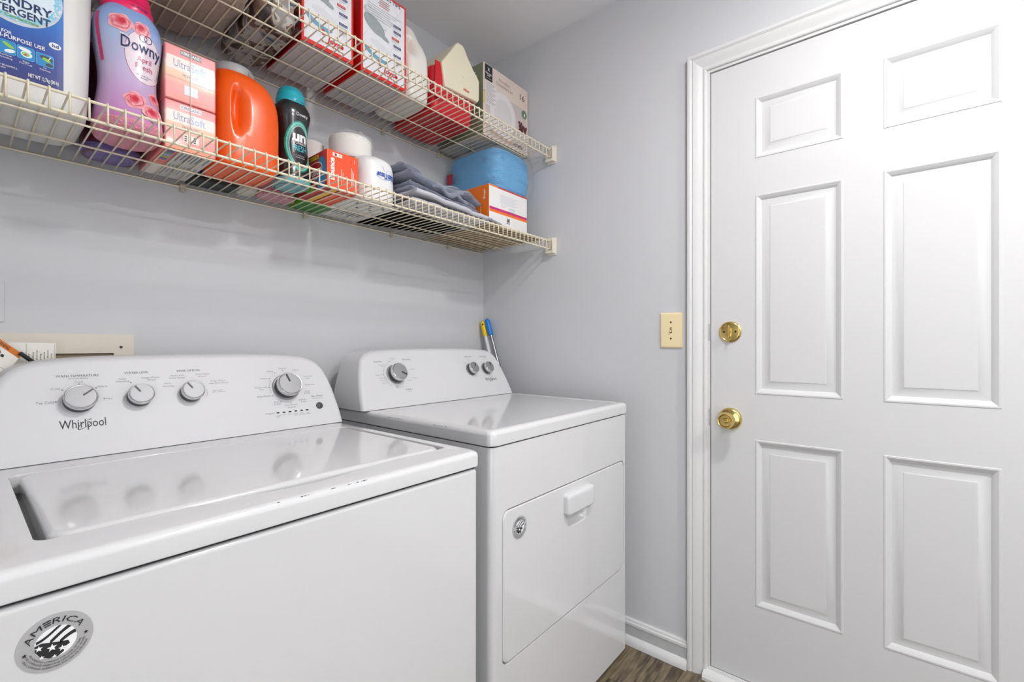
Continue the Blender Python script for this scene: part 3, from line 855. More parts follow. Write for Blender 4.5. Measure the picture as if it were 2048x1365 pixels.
for fx in (0.88, 1.50):
    for fy in (0.81, 1.38):
        MB().lathe([(0, 0), (0.020, 0), (0.020, 0.010), (0.01, 0.012), (0.01, 0.026), (0, 0.026)], (fx, fy, 0), (0, 0, 1), 16).build('foot', M_BLACK, dr)
MB().box(bx0 + 0.006, bx1 - 0.006, by0 + 0.006, DYB - 0.006, 0.869, 0.874).build('seam_gasket', M_SEAM, dr, None, 0)
tp = MB()
L = []
for z, q in ((0.8735, 0.0015), (0.876, 0.0), (0.899, 0.0), (0.906, 0.0018), (0.9105, 0.0065), (DT, 0.014)):
    L.append([(x, y, z) for x, y in rrect(DX0 + q, DX1 - q, DYF + q, DYB - q, 0.020, 6)])
for z, (a, b, c_, d) in ((DT, (0.026, 0.026, 0.022, 0.20)), (DT - 0.0015, (0.031, 0.031, 0.027, 0.205)), (DT - 0.0028, (0.038, 0.038, 0.034, 0.212))):
    L.append([(x, y, z) for x, y in rrect(DX0 + a, DX1 - b, DYF + c_, DYB - d, 0.012, 6)])
tp.loops(L)
tp.build('top_panel', M_APPL, dr, None, 40)
DH = [(0.368, 0.0), (0.365, 0.03), (0.359, 0.065), (0.349, 0.105), (0.336, 0.145), (0.326, 0.162), (0.310, 0.175), (0.285, 0.184), (0.24, 0.189), (0.16, 0.1920), (0.08, 0.1932), (0.0, 0.1935)]
make_console('console', DH, 1.173, DT + 0.0012, 1.2635, DYB, dr)
for nm, b, r, h, a in zip(('cycle_knob', 'temperature_knob', 'signal_knob'), DRYER_KNOBS, (0.0305, 0.0228, 0.0228), (0.034, 0.028, 0.028), (-32, 65, 70)):
    knob(nm, b, r, h, math.radians(a), dr, True)
pr = Print(console_map(1.2635, DT + 0.0012))
for st, u, v, w_, h, sty in DRYER_TEXT:
    if sty == 'w':
        pr.text('black_ink', st, u, v, w_, h, 0.004, 0.0, 1); swirl(pr, 'black_ink', u, v, w_, h, 1)
    else:
        pr.text('black_ink' if sty == 'b' else 'grey_ink', st, u, v, w_, max(h, 0.0028), 0.0, 0, 1)
cu, cv = DRYER_KNOBS[0][0], DRYER_KNOBS[0][2]
pr.arc('grey_ink', cu, cv, 0.046, 0.044, 0.0007, math.radians(120), math.radians(235), 1)
pr.arc('grey_ink', cu, cv, 0.046, 0.044, 0.0007, math.radians(255), math.radians(300), 1)
for k in range(6):
    a = math.radians(262 + 14 * k)
    pr.line('grey_ink', (cu + 0.047 * math.cos(a), cv + 0.045 * math.sin(a)), (cu + 0.050 * math.cos(a), cv + 0.048 * math.sin(a)), 0.0008)
pr.build(dr, {'black_ink': 'printed_lettering', 'grey_ink': 'printed_small_lettering'})
sc = MB()
for y0, y1 in ((1.09, 1.16), (0.90, 0.945)):
    yy = y0
    while yy < y1:
        l_ = 0.003 + 0.006 * random.random(); zz = 0.9045 + random.random() * 0.0015
        sc.add([(DX0 + 0.0008, yy, zz), (DX0 + 0.0008, yy + l_, zz), (DX0 + 0.0012, yy + l_, zz + 0.0012), (DX0 + 0.0012, yy, zz + 0.001)], [(0, 1, 2, 3)])
        yy += l_ + 0.008 * random.random()
tag(sc.build('enamel_scuffs', M_DKGREY, dr, None, 0), kind='stuff')

# ---------------------------------------------------------------- wire shelves
SX0, SX1 = -0.36, 1.602
def wire_shelf(zr, label, clips, brk):
    """zr = centre of the front rail"""
    sh = thing('wire_shelf', ((SX0 + SX1) / 2, YB, zr), label, 'shelf', 'wire shelves on the back wall')
    for nm, y, z, r in (('front_rail', 1.116, zr, 0.0029), ('lip_rail', 1.1155, zr - 0.0334, 0.0029), ('support_rod', 1.246, zr - 0.0010, 0.0023), ('support_rod', 1.374, zr - 0.0010, 0.0023), ('back_rail', 1.5145, zr - 0.0030, 0.0025)):
        MB().tube([(SX0, y, z), (SX1, y, z)], r, 8).build(nm, M_SHELF, sh, None, 60)
    org = ORG[sh.name]
    z = zr + 0.0045
    me = MB().tube([Vector(p_) - org + Vector((org.x, 0, 0)) for p_ in ((0, 1.517, z - 0.0035), (0, 1.36, z - 0.0005), (0, 1.121, z), (0, 1.1145, z - 0.0006), (0, 1.1115, z - 0.0045), (0, 1.111, zr - 0.0362))], 0.00175, 6).mesh('deck_wire')
    me.materials.append(M_SHELF); me.shade_smooth()
    x = 1.5985
    while x > SX0:
        o = bpy.data.objects.new('deck_wire', me); COL.objects.link(o); o.parent = sh; o.location = (x - org.x, 0, 0); x -= 0.02535
    for cx in clips:
        c = MB().box(cx - 0.007, cx + 0.007, 1.506, YB - 0.0005, zr - 0.006, zr + 0.004, 0.002)
        c.box(cx - 0.005, cx + 0.005, 1.508, YB - 0.0005, zr - 0.018, zr - 0.004, 0.002)
        c.build('wall_clip', M_CLIP, sh, None, 40)
    # end bracket on the right wall: a pocket for the rail ends
    b = MB()
    b.box(XR - 0.004, XR - 0.0003, 1.094, 1.140, zr - 0.058, zr + 0.017, 0.0012)
    b.box(XR - 0.026, XR - 0.003, 1.097, 1.1025, zr - 0.052, zr + 0.010, 0.0015)
    b.box(XR - 0.026, XR - 0.003, 1.1005, 1.136, zr - 0.052, zr - 0.041, 0.0015)
    b.box(XR - 0.024, XR - 0.003, 1.128, 1.136, zr - 0.045, zr - 0.012, 0.0015)
    for yy in (1.107, 1.118, 1.129):
        b.box(XR - 0.012, XR - 0.003, yy, yy + 0.003, zr + 0.004, zr + 0.015, 0.001)
    b.build('end_bracket', M_BRK, sh, None, 40)
    return sh
Z1R, Z2R = 1.5615, 1.9505
wire_shelf(Z1R, 'lower cream wire shelf, right below the other, carrying detergents and towels', (0.40, 0.745, 1.09, 1.39), None)
wire_shelf(Z2R, 'upper cream wire shelf near the ceiling, carrying boxes and a cooler', (0.30, 0.70, 1.05, 1.33), None)
D1, D2 = Z1R + 0.0063, Z2R + 0.0063            # top of the wire decks

# ---------------------------------------------------------------- things on the lower shelf
M_TUB = mat('tub_plastic', S(222, 220, 216), 0.42)
mat('label_blue', S(24, 98, 190), 0.35, coat=0.2); mat('label_navy', S(32, 52, 132), 0.35, coat=0.2)
mat('bubble_blue', S(150, 214, 238), 0.35); mat('pale_bubble', S(226, 242, 250), 0.35); mat('label_green', S(120, 176, 84), 0.4)
mat('cyan_frame', S(104, 204, 240), 0.35); mat('icon_blue', S(36, 140, 206), 0.35); mat('lime_print', S(146, 206, 60), 0.4)
mat('brown_print', S(70, 58, 50), 0.4); mat('red_print', S(206, 40, 50), 0.4); mat('silver_print', S(206, 212, 220), 0.3)
ramp_mat('tub_label_ground', [(0, S(36, 46, 122)), (0.35, S(34, 66, 156)), (0.7, S(20, 110, 200)), (1, S(30, 128, 214))], 2, 1.612 - D1, 1.78 - D1, 0.35, 0.25)

tb = thing('detergent_tub', (0.070, 1.35, D1), 'large white plastic tub with a blue laundry detergent label', 'tub')
TL = Loft([(D1, 0.070, 1.350, 0.092, 0.100, 5), (D1 + 0.004, 0.070, 1.350, 0.098, 0.108, 5), (D1 + 0.014, 0.070, 1.350, 0.103, 0.1135, 5.5), (D1 + 0.06, 0.070, 1.350, 0.1055, 0.1145, 6), (1.75, 0.070, 1.350, 0.1085, 0.115, 6), (1.852, 0.070, 1.350, 0.1105, 0.116, 6)], 3, 64)
TL.mb().build('tub_body', M_TUB, tb, None, 60)
L = []
for z, q in ((1.850, 0.004), (1.852, 0.007), (1.880, 0.007), (1.886, 0.003), (1.888, -0.004)):
    L.append([(x, y, z) for x, y in rrect(0.070 - 0.113 - q, 0.070 + 0.113 + q, 1.35 - 0.116 - q, 1.35 + 0.116 + q, 0.05, 6)])
MB().loops(L).build('lid', mat('tub_lid_plastic', S(232, 232, 232), 0.4), tb, None, 50)
pr = Print(lambda u, v, l: TL.front(u, v, l))
pr.rect('tub_label_ground', 0.006, 0.1335, 1.612, 1.826, 1, 14, 6)
pr.ell('silver_print', 0.070, 1.772, 0.0625, 0.064, 2, 4, 40)
pr.ell('bubble_blue', 0.070, 1.774, 0.0600, 0.060, 3, 4, 40)
pr.ell('pale_bubble', 0.068, 1.772, 0.0535, 0.050, 4, 4, 40)
for k in range(46):
    a = random.uniform(-1.6, 0.9); q = random.uniform(0.050, 0.060)
    pr.ell(random.choice(['pale_bubble', 'cyan_frame', 'white_print']), 0.070 + q * math.cos(a), 1.773 + q * 0.98 * math.sin(a), random.uniform(0.0009, 0.0022), random.uniform(0.0009, 0.0022), 5 + k * 0.03, 1, 10)
for st, u, v, w_, h, sty in TUB_TEXT:
    key = {'bn': 'navy_print', 'g': 'label_green', 'bw': 'white_print'}[sty]
    if st == 'hd': u, v, w_, h = 0.1178, 1.6898, 0.009, 0.006; key = 'label_navy'
    pr.text(key, st, u, v, w_, h * 1.05, 0.022 if sty == 'bn' else (0.02 if h > 0.004 else 0.0), 0.0, 7)
(ax0, az1), (ax1, az0) = TUB_ICONS[3]
pr.ell('white_print', (ax0 + ax1) / 2, (az0 + az1) / 2, 0.0085, 0.0062, 4, 2, 24)
for k, ((x0, z1), (x1, z0)) in enumerate(TUB_ICONS[:3]):
    rr_ = [(x, z) for x, z in rrect(x0, x1, z0, z1, 0.003, 4)]
    pr.poly('cyan_frame', rr_, 2)
    pr.poly('icon_blue', [(x, z) for x, z in rrect(x0 + 0.0006, x1 - 0.0006, z0 + 0.0006, z1 - 0.0006, 0.0026, 4)], 3)
    cx, cz = (x0 + x1) / 2, (z0 + z1) / 2
    if k == 0:
        pr.ell('lime_print', cx + 0.001, cz + 0.004, 0.008, 0.003, 4, 1, 18, rot=-0.5); pr.ell('white_print', cx + 0.003, cz - 0.006, 0.007, 0.0032, 4, 1, 18, rot=0.3)
    elif k == 1:
        pr.ell('white_print', cx - 0.001, cz + 0.006, 0.0085, 0.0032, 4, 1, 18, rot=-0.15); pr.ell('pale_bubble', cx + 0.001, cz - 0.002, 0.0075, 0.006, 4, 1, 18); pr.ell('lime_print', cx, cz - 0.002, 0.005, 0.004, 5, 1, 18, inner=0.6); pr.ell('red_print', cx, cz - 0.0025, 0.0022, 0.0018, 5, 1, 12)
    else:
        pr.ell('brown_print', cx + 0.002, cz + 0.004, 0.009, 0.004, 4, 1, 18, rot=-0.2); pr.ell('lime_print', cx + 0.002, cz + 0.001, 0.006, 0.003, 5, 1, 18, rot=-0.4); pr.ell('brown_print', cx + 0.006, cz - 0.007, 0.005, 0.003, 4, 1, 14); pr.line('white_print', (cx + 0.004, cz + 0.001), (cx + 0.008, cz + 0.009), 0.0012, 5)
pr.build(tb, {'tub_label_ground': 'label', 'navy_print': 'label_lettering', 'white_print': 'label_lettering', 'silver_print': 'label_oval', 'bubble_blue': 'label_oval', 'pale_bubble': 'label_oval'})

# -------- scented bead bottles
def bead_bottle(name, label, cx, cy, secs, body_mat, cap_mat, bead_mat, capz, capr, base_h):
    """secs: (dz, a, b)"""
    t = thing(name, (cx, cy, D1), label, 'bottle')
    lf = Loft([(D1 + dz, cx, cy, a, b, 2.6) for dz, a, b in secs], 6, 48)
    def dimple(p):
        return p
    lf.mb(dimple).build('bottle', body_mat, t, None, 60)
    # beads show through the clear foot
    bl = Loft([(D1 + 0.0023, cx, cy, secs[0][1] * 0.99, secs[0][2] * 0.99, 2.6)] + [(D1 + dz, cx, cy, a + 0.0008, b + 0.0008, 2.6) for dz, a, b in secs[1:] if dz <= base_h] + [(D1 + base_h, cx, cy, lf.at(D1 + base_h)[3] + 0.0008, lf.at(D1 + base_h)[4] + 0.0008, 2.6)], 4, 40)
    mb = bl.mb(); mb.build('bead_fill', bead_mat, t, None, 60)
    # sunken ring under the foot
    a0, b0 = secs[0][1], secs[0][2]
    L = [[(cx + a0 * q * math.cos(2 * PI * k / 32), cy + b0 * q * math.sin(2 * PI * k / 32), D1 + dz) for k in range(32)] for q, dz in ((0.80, 0.0022), (0.70, 0.0001), (0.60, 0.0022))]
    MB().loops(L, False, False).build('foot_ring', bead_mat, t, None, 60)
    n = len(capr)
    MB().lathe([(0, D1 + capz)] + [(r, D1 + capz + h) for r, h in capr] + [(0, D1 + capz + capr[-1][1])], (cx, cy, 0), (0, 0, 1), 40).build('cap', cap_mat, t, None, 50)
    return t, lf

ramp_mat('lavender_sleeve', [(0, S(206, 96, 170)), (0.22, S(204, 150, 202)), (0.55, S(204, 186, 222)), (0.82, S(176, 192, 228)), (1, S(140, 170, 222))], 2, 0.02, 0.27, 0.22, 0.4, 0.05, 14)
M_PBEAD = mat('pink_beads', S(236, 150, 166), 0.35, coat=0.4, bump=0.9, bscale=260, var=0.18, vscale=180, bdist=0.004)
BS = [(0.0024, 0.047, 0.062), (0.0074, 0.054, 0.073), (0.0205, 0.0585, 0.078), (0.0465, 0.0575, 0.072), (0.0837, 0.052, 0.06), (0.1209, 0.0485, 0.054), (0.1581, 0.051, 0.053), (0.2, 0.057, 0.055), (0.2306, 0.0592, 0.055), (0.253, 0.055, 0.051), (0.2678, 0.047, 0.045), (0.2753, 0.041, 0.041)]
bt, bl = bead_bottle('bead_bottle', 'lavender scent bead bottle with pink roses and a hot pink cap', 0.241, 1.295, BS, MATS['lavender_sleeve'], mat('hot_pink_plastic', S(246, 36, 104), 0.3, coat=0.3), M_PBEAD, 0.270, [(0.0445, 0.0), (0.0455, 0.004), (0.0455, 0.016), (0.0425, 0.020), (0.040, 0.040), (0.0375, 0.052), (0.033, 0.057)], 0.024)
for nm, c in (('rose_outer', S(248, 178, 184)), ('rose_mid', S(240, 136, 150)), ('rose_deep', S(226, 84, 104)), ('rose_core', S(212, 44, 66)), ('sleeve_oval', S(238, 222, 232)), ('rose_text', S(196, 40, 96)), ('magenta_strip', S(226, 44, 110)), ('rose_shadow', S(196, 140, 176))):
    mat(nm, c, 0.25, coat=0.3)
pr = Print(lambda u, v, l: bl.front(u * 0.95 + 0.0065, v, l))
Z0 = D1
pr.ell('rose_text', 0.2660, 1.7380, 0.0348, 0.0545, 1, 4, 40, rot=0.10, inner=0.97)
pr.ell('sleeve_oval', 0.2660, 1.7380, 0.0340, 0.0538, 2, 6, 40, rot=0.10)
def rose(cx, cz, r, lay=3, ph=0.0):
    for q, key, l in ((1.0, 'rose_outer', 0), (0.82, 'rose_mid', 1), (0.70, 'rose_outer', 2), (0.56, 'rose_mid', 3), (0.42, 'rose_deep', 4), (0.26, 'rose_core', 5)):
        pr.ell(key, cx + (1 - q) * r * 0.25 * math.cos(ph + q * 3), cz + (1 - q) * r * 0.2, r * q, r * q * 0.86, lay + l, 2, 26, ph, wob=lambda t: 1 + 0.09 * math.sin(5 * t + ph + q * 9))
    for k in range(5):
        a = ph + k * 1.257
        pr.arc('rose_deep', cx + 0.1 * r * math.cos(a), cz + 0.1 * r * math.sin(a), r * 0.62, r * 0.5, r * 0.05, a, a + 1.0, lay + 6 + k * 0.08, 8)
rose(0.2250, 1.7970, 0.0215, 3, 0.3); rose(0.2620, 1.7960, 0.0180, 3, 1.4)
rose(0.2480, 1.6380, 0.0220, 3, 0.8); rose(0.2870, 1.6560, 0.0150, 3.5, 2.2); rose(0.2800, 1.6180, 0.0215, 10.2, 2.9)
pr.text('sleeve_oval', 'Downy', 0.2235, 1.7475, 0.0770, 0.0260, 0.06, 0, 4)
pr.text('navy_print', 'Downy', 0.2245, 1.7480, 0.0745, 0.0240, 0.012, 0, 6)
pr.arc('navy_print', 0.2640, 1.7800, 0.0075, 0.0080, 0.0010, 0, 2 * PI, 6, 28); pr.arc('navy_print', 0.2735, 1.7800, 0.0075, 0.0080, 0.0010, 0, 2 * PI, 6, 28)
pr.text('rose_text', 'April', 0.2530, 1.7290, 0.0270, 0.0115, 0.0, 0, 5); pr.text('rose_text', 'Fresh', 0.2505, 1.7130, 0.0320, 0.0115, 0.0, 0, 5)
pr.line('rose_shadow', (0.246, 1.706), (0.286, 1.706), 0.0006, 5)
pr.text('navy_print', 'In-Wash Scent', 0.2530, 1.6990, 0.028, 0.0030, 0, 0, 5); pr.text('navy_print', 'Booster', 0.2600, 1.6940, 0.014, 0.0030, 0, 0, 5)
vs = []
for k in range(13):
    z = 1.715 + 0.100 * k / 12; _, c_, _, a_, _, _ = bl.at(z)
    vs += [((c_ - a_ * 0.965 - 0.0065) / 0.95, z), ((c_ - a_ * 0.90 - 0.0065) / 0.95, z)]
pr.pts('magenta_strip', vs, [(2 * k, 2 * k + 1, 2 * k + 3, 2 * k + 2) for k in range(12)], 3)
pr.build(bt, {'navy_print': 'label_lettering', 'rose_text': 'label_lettering', 'sleeve_oval': 'label_oval'})
pc = Print(lambda u, v, l: (u, 1.295 - math.sqrt(max(0, (0.0457 + l) ** 2 - (u - 0.241) ** 2)), v))
pc.text('navy_print', '6X FRESHER', 0.239, D1 + 0.2775, 0.030, 0.0055, 0.01, 0, 1); pc.build(bt, {'navy_print': 'cap_lettering'})

M_MAR = mat('maroon_beads', S(112, 40, 66), 0.3, coat=0.5, bump=0.8, bscale=240, var=0.3, vscale=120, bdist=0.004)
bead_bottle('bead_bottle', 'dark plum bead bottle half hidden behind the lavender one', 0.239, 1.455, [(0.0024, 0.044, 0.042), (0.006, 0.052, 0.050), (0.03, 0.055, 0.053), (0.10, 0.050, 0.047), (0.16, 0.049, 0.046), (0.22, 0.052, 0.048), (0.25, 0.048, 0.044), (0.272, 0.036, 0.034)], M_MAR, mat('plum_cap', S(74, 34, 92), 0.35), mat('violet_beads', S(126, 108, 176), 0.35, coat=0.4, bump=0.8, bscale=240, var=0.15, vscale=120, bdist=0.004), 0.266, [(0.038, 0.0), (0.038, 0.03), (0.030, 0.045)], 0.02)

M_BLKS = mat('black_sleeve', S(30, 30, 33), 0.22, coat=0.5)
US = [(0.0024, 0.036, 0.040), (0.005, 0.043, 0.048), (0.022, 0.048, 0.052), (0.055, 0.0475, 0.050), (0.095, 0.0425, 0.044), (0.135, 0.0395, 0.041), (0.170, 0.043, 0.043), (0.205, 0.0490, 0.046), (0.223, 0.0470, 0.044), (0.236, 0.0385, 0.038), (0.241, 0.0360, 0.036)]
ut, ul = bead_bottle('bead_bottle', 'black scent bead bottle with teal cap beside the orange jug', 0.6135, 1.330, US, M_BLKS, mat('teal_plastic', S(34, 172, 190), 0.3, coat=0.3), mat('aqua_beads', S(120, 190, 200), 0.35, coat=0.4, bump=0.8, bscale=240, var=0.2, vscale=120, bdist=0.004), 0.237, [(0.0385, 0.0), (0.0395, 0.002), (0.0395, 0.013), (0.0380, 0.016), (0.0375, 0.020), (0.036, 0.030), (0.031, 0.042), (0.024, 0.048), (0.012, 0.0505)], 0.02)
mat('teal_glow', S(96, 214, 190), 0.3, coat=0.3); mat('teal_dark', S(44, 130, 118), 0.3, coat=0.3); mat('teal_text', S(90, 214, 226), 0.3); mat('silver_ring', S(150, 176, 178), 0.3)
pr = Print(lambda u, v, l: ul.front(u, v, l))
c0, cz0 = 0.6180, 1.6790
pr.ell('teal_dark', c0, cz0, 0.0375, 0.0730, 1, 6, 44)
pr.ell('teal_glow', c0, cz0, 0.0345, 0.0690, 2, 6, 44)
pr.ell('teal_dark', c0, cz0, 0.0305, 0.0635, 3, 6, 44); pr.ell('silver_ring', c0, cz0, 0.0295, 0.0620, 4, 6, 44)
pr.ell('black_sleeve', c0 + 0.0006, cz0 - 0.001, 0.0270, 0.0580, 5, 6, 44)
pr.text('white_print', 'un', 0.6000, 1.6955, 0.0385, 0.0270, 0.045, 0, 7)
pr.text('white_print', 'STOPABLES', 0.5985, 1.6865, 0.0405, 0.0062, 0.0, 0.2, 7)
pr.text('teal_text', 'FRESH', 0.5985, 1.6660, 0.0395, 0.0170, 0.0, 0, 7)
pr.text('white_print', 'In-Wash Scent', 0.6060, 1.6520, 0.025, 0.0032, 0, 0, 7); pr.text('white_print', 'Booster Beads', 0.6060, 1.6460, 0.025, 0.0032, 0, 0, 7)
pr.text('white_print', 'Downy', 0.6080, 1.7650, 0.0330, 0.0095, 0.0, 0, 7)
for dx, dz in ((-0.006, -0.092), (0.020, -0.094)):
    pr.ell('teal_glow', c0 + dx, cz0 + dz, 0.0085, 0.0065, 3, 2, 20)
pr.build(ut, {'white_print': 'label_lettering', 'teal_text': 'label_lettering'})
pc = Print(lambda u, v, l: (u, 1.330 - math.sqrt(max(0, (0.0396 + l) ** 2 - (u - 0.6135) ** 2)), v))
pc.text('black_ink', 'FLIP TO MEASURE', 0.608, D1 + 0.2405, 0.028, 0.0036, 0, 0, 1); pc.build(ut, {'black_ink': 'cap_lettering'})

bead_bottle('bead_bottle', 'pink bead bottle at the back wall behind the black one', 0.632, 1.470, [(0.0024, 0.046, 0.032), (0.005, 0.052, 0.038), (0.02, 0.054, 0.040), (0.08, 0.046, 0.036), (0.12, 0.040, 0.034), (0.15, 0.034, 0.032)], mat('pink_sleeve', S(228, 170, 190), 0.3, coat=0.3), mat('rose_cap', S(226, 110, 150), 0.35), mat('rose_beads', S(226, 160, 176), 0.35, coat=0.4, bump=0.8, bscale=240, bdist=0.004), 0.148, [(0.034, 0.0), (0.034, 0.02), (0.028, 0.026)], 0.02)

# -------- wrapped pair of pink boxes
ramp_mat('pink_box', [(0, S(240, 128, 122)), (0.4, S(246, 152, 144)), (0.62, S(250, 196, 160)), (0.8, S(250, 214, 190)), (0.9, S(242, 160, 160)), (1, S(240, 140, 140))], 2, 0.0, 0.113, 0.35, 0.1, 0.02, 20)
mat('box_grey_sign', S(84, 84, 92), 0.3); mat('ultra_blue', S(92, 104, 150), 0.3); mat('soft_blue', S(140, 176, 216), 0.3); mat('white_band', S(244, 230, 224), 0.35, coat=0.1); mat('box_bottom_grey', S(208, 206, 200), 0.5, var=0.08, vscale=60); mat('teal_panel', S(90, 150, 150), 0.4); mat('crease', S(196, 96, 96), 0.4); mat('box_orange', S(248, 142, 96), 0.35)
pk = thing('wrapped_box_pair', (0.3505, 1.375, D1), 'two pink and orange boxes stacked in one clear wrap beside the lavender bottle', 'boxes')
for k, (z0, z1) in enumerate(((D1 + 0.0006, 1.679), (1.681, 1.806))):
    bx = MB().box(0.2995, 0.4015, 1.2600, 1.490, z0, z1, 0.003).mesh('carton')
    o = link('carton', bx, None, pk, None, 30)
    me = o.data
    me.transform(Matrix.Translation((0, 0, -(z0 - D1)))); o.location = (0, 0, z0 - D1)
    me.materials.append(MATS['pink_box'])
    pr = Print(lambda u, v, l: ((u - 0.2865) * 0.953 + 0.2995, 1.2600 - l, v)); zz = z0
    h = z1 - z0
    pr.rect('white_band', 0.290, 0.390, zz + 0.56 * h, zz + 0.80 * h, 1)
    pr.text('ultra_blue', 'Ultra', 0.304, zz + 0.615 * h, 0.0335, 0.0175, 0.0, 0, 2); pr.text('soft_blue', 'Soft', 0.3385, zz + 0.61 * h, 0.032, 0.0175, 0.0, 0, 2)
    pr.rect('box_grey_sign' if k else 'white_band', 0.318, 0.362, zz + 0.86 * h, zz + 0.955 * h, 1)
    pr.text('white_print' if k else 'ultra_blue', 'KIRKLAND', 0.320, zz + 0.88 * h, 0.040, 0.0065, 0.02, 0, 2)
    pr.text('ultra_blue', 'FRESH SCENT', 0.322, zz + 0.48 * h, 0.036, 0.0055, 0, 0, 2)
    if k:
        pr.rect('crease', 0.289, 0.391, zz + 0.405 * h, zz + 0.413 * h, 1)
        pr.rect('silver_print', 0.326, 0.354, zz + 0.16 * h, zz + 0.33 * h, 1)
        pr.text('box_orange', 'Kirkland Signature', 0.304, zz + 0.06 * h, 0.068, 0.0055, 0, 0, 2)
    else:
        pr.rect('white_band', 0.324, 0.356, zz + 0.20 * h, zz + 0.36 * h, 1)
        for i in range(9):
            pr.rect('black_ink', 0.326 + 0.0095 * (i % 3), 0.331 + 0.0095 * (i % 3), zz + (0.22 + 0.045 * (i // 3)) * h, zz + (0.245 + 0.045 * (i // 3)) * h, 2)
        pr.rect('box_orange', 0.290, 0.390, zz + 0.01 * h, zz + 0.08 * h, 1)
    pr.build(pk)
pb = Print(lambda u, v, l: ((u - 0.2865) * 0.953 + 0.2995, v if v > 1.265 else 1.265, D1 + 0.0006 - l))
pb.rect('box_bottom_grey', 0.318, 0.392, 1.240, 1.488, 1)
pb.rect('white_band', 0.2885, 0.318, 1.40, 1.488, 1)
for i in range(5): pb.rect(['label_navy', 'teal_panel', 'soft_blue', 'lime_print', 'label_blue'][i], 0.297, 0.312, 1.275 + 0.016 * i, 1.287 + 0.016 * i, 2)
for i in range(8):
    pb.rect('grey_ink', 0.326 + 0.008 * i, 0.329 + 0.008 * i, 1.25 + 0.01 * (i % 3), 1.34 - 0.012 * (i % 2), 2)
    pb.rect('grey_ink', 0.326 + 0.008 * i, 0.328 + 0.008 * i, 1.37, 1.47 - 0.02 * (i % 3), 2)
pb.build(pk)
flm = mat('clear_film', (1, 1, 1), 0.10, alpha=0.03, spec=0.3, bump=0.8, bscale=30, bdist=0.006)
L = []
for z, q in ((D1 + 0.001, 0.0), (1.678, 0.0004), (1.682, 0.0), (1.8075, 0.0004)):
    L.append([(x, y, z) for x, y in rrect(0.2985 - q, 0.4025 + q, 1.2590 - q, 1.4915 + q, 0.004, 3)])
MB().loops(L, False, True).build('clear_wrap', flm, pk, None, 40)
MB().box(0.3485, 0.3500, 1.2572, 1.2582, D1 + 0.02, 1.805).build('wrap_seam', mat('film_seam', S(244, 214, 206), 0.2, alpha=0.55), pk, None, 0)

# -------- orange jug
M_ORG = mat('orange_plastic', S(244, 90, 4), 0.28, coat=0.12)
jg = thing('detergent_jug', (0.4825, 1.345, D1), 'glossy orange detergent jug without a label, grey cap on top', 'jug')
OL = Loft([(D1, 0.4815, 1.335, 0.066, 0.070, 4), (D1 + 0.006, 0.4815, 1.335, 0.074, 0.077, 4), (D1 + 0.03, 0.4835, 1.335, 0.0775, 0.081, 4), (1.64, 0.4835, 1.335, 0.0780, 0.0815, 4), (1.72, 0.4835, 1.335, 0.078, 0.0805, 4), (1.765, 0.4815, 1.335, 0.0745, 0.077, 3.6), (1.795, 0.4765, 1.335, 0.066, 0.069, 3.2), (1.812, 0.4685, 1.335, 0.056, 0.058, 2.8), (1.819, 0.4655, 1.335, 0.047, 0.048, 2.4)], 6, 112)
def grip(p):
    x, y, z = p
    if y < 1.335:
        dx = (x - 0.4500) / 0.0115; dz = (z - 1.712) / 0.058
        r2 = dx * dx + max(0.0, abs(dz) - 0.25) ** 2 * 2.2
        y += 0.024 * math.exp(-r2 ** 1.6 * 1.3)
        y -= 0.0 * dz
    return (x, y, z)
OL.mb(grip).build('bottle', M_ORG, jg, None, 70)
MB().lathe([(0.044, 1.812), (0.046, 1.815), (0.0465, 1.836), (0.044, 1.842), (0.036, 1.8445), (0, 1.845)], (0.4655, 1.335, 0), (0, 0, 1), 48).build('cap', mat('grey_cap', S(172, 174, 176), 0.4), jg, None, 40)
for k in range(5):
    a = math.radians(300 + 7 * k)
    rb = MB().box(-0.0012, 0.0012, -0.001, 0.001, 0, 0.012); ca, sa = math.cos(a + PI / 2), math.sin(a + PI / 2)
    rb.v = [(0.4655 + 0.0468 * math.cos(a) + x * ca - y * sa, 1.330 + 0.0468 * math.sin(a) + x * sa + y * ca, 1.820 + z) for x, y, z in rb.v]
    rb.build('cap_rib', MATS['grey_cap'], jg, None, 0)

# -------- orange dryer-sheet box with blue side panel
M_OBX = mat('vermilion_card', S(248, 82, 30), 0.32, coat=0.2)
mat('side_red', S(186, 34, 30), 0.32); mat('side_blue', S(56, 148, 208), 0.32); mat('side_yellow', S(250, 200, 30), 0.35)
bo = thing('dryer_sheet_box', (0.7145, 1.31, D1), 'vermilion dryer sheet box with blue side panel beside the black bottle', 'box')
MB().box(0.6655, 0.7635, 1.2245, 1.405, D1 + 0.0004, 1.6755, 0.0012).build('carton', M_OBX, bo, None, 30)
pr = Print(plane_y(1.2245))
def vert(key, st, x_base, z0, length, cap, lay, bold=0.02):
    pr.text(key, st, 0, 0, length, cap, bold, 0.1, lay, False, lambda u, v: (x_base - v, z0 + u))
vert('white_print', 'Bounce', 0.6880, 1.5905, 0.0640, 0.0150, 1, 0.04)
pr.rect('white_print', 0.683, 0.712, 1.6600, 1.6700, 1)
pr.ell('red_print', 0.692, 1.665, 0.004, 0.004, 2, 1, 14); pr.ell('side_yellow', 0.704, 1.665, 0.003, 0.0035, 2, 1, 12)
for i, (x, a, b) in enumerate(((0.7095, 1.585, 1.628), (0.7145, 1.595, 1.620), (0.742, 1.588, 1.640), (0.745, 1.592, 1.634), (0.748, 1.588, 1.628), (0.7515, 1.655, 1.668))):
    pr.rect('white_print', x, x + 0.0011, a, b, 1)
pr.build(bo, {'white_print': 'front_lettering'})
pr = Print(plane_x(0.6655))
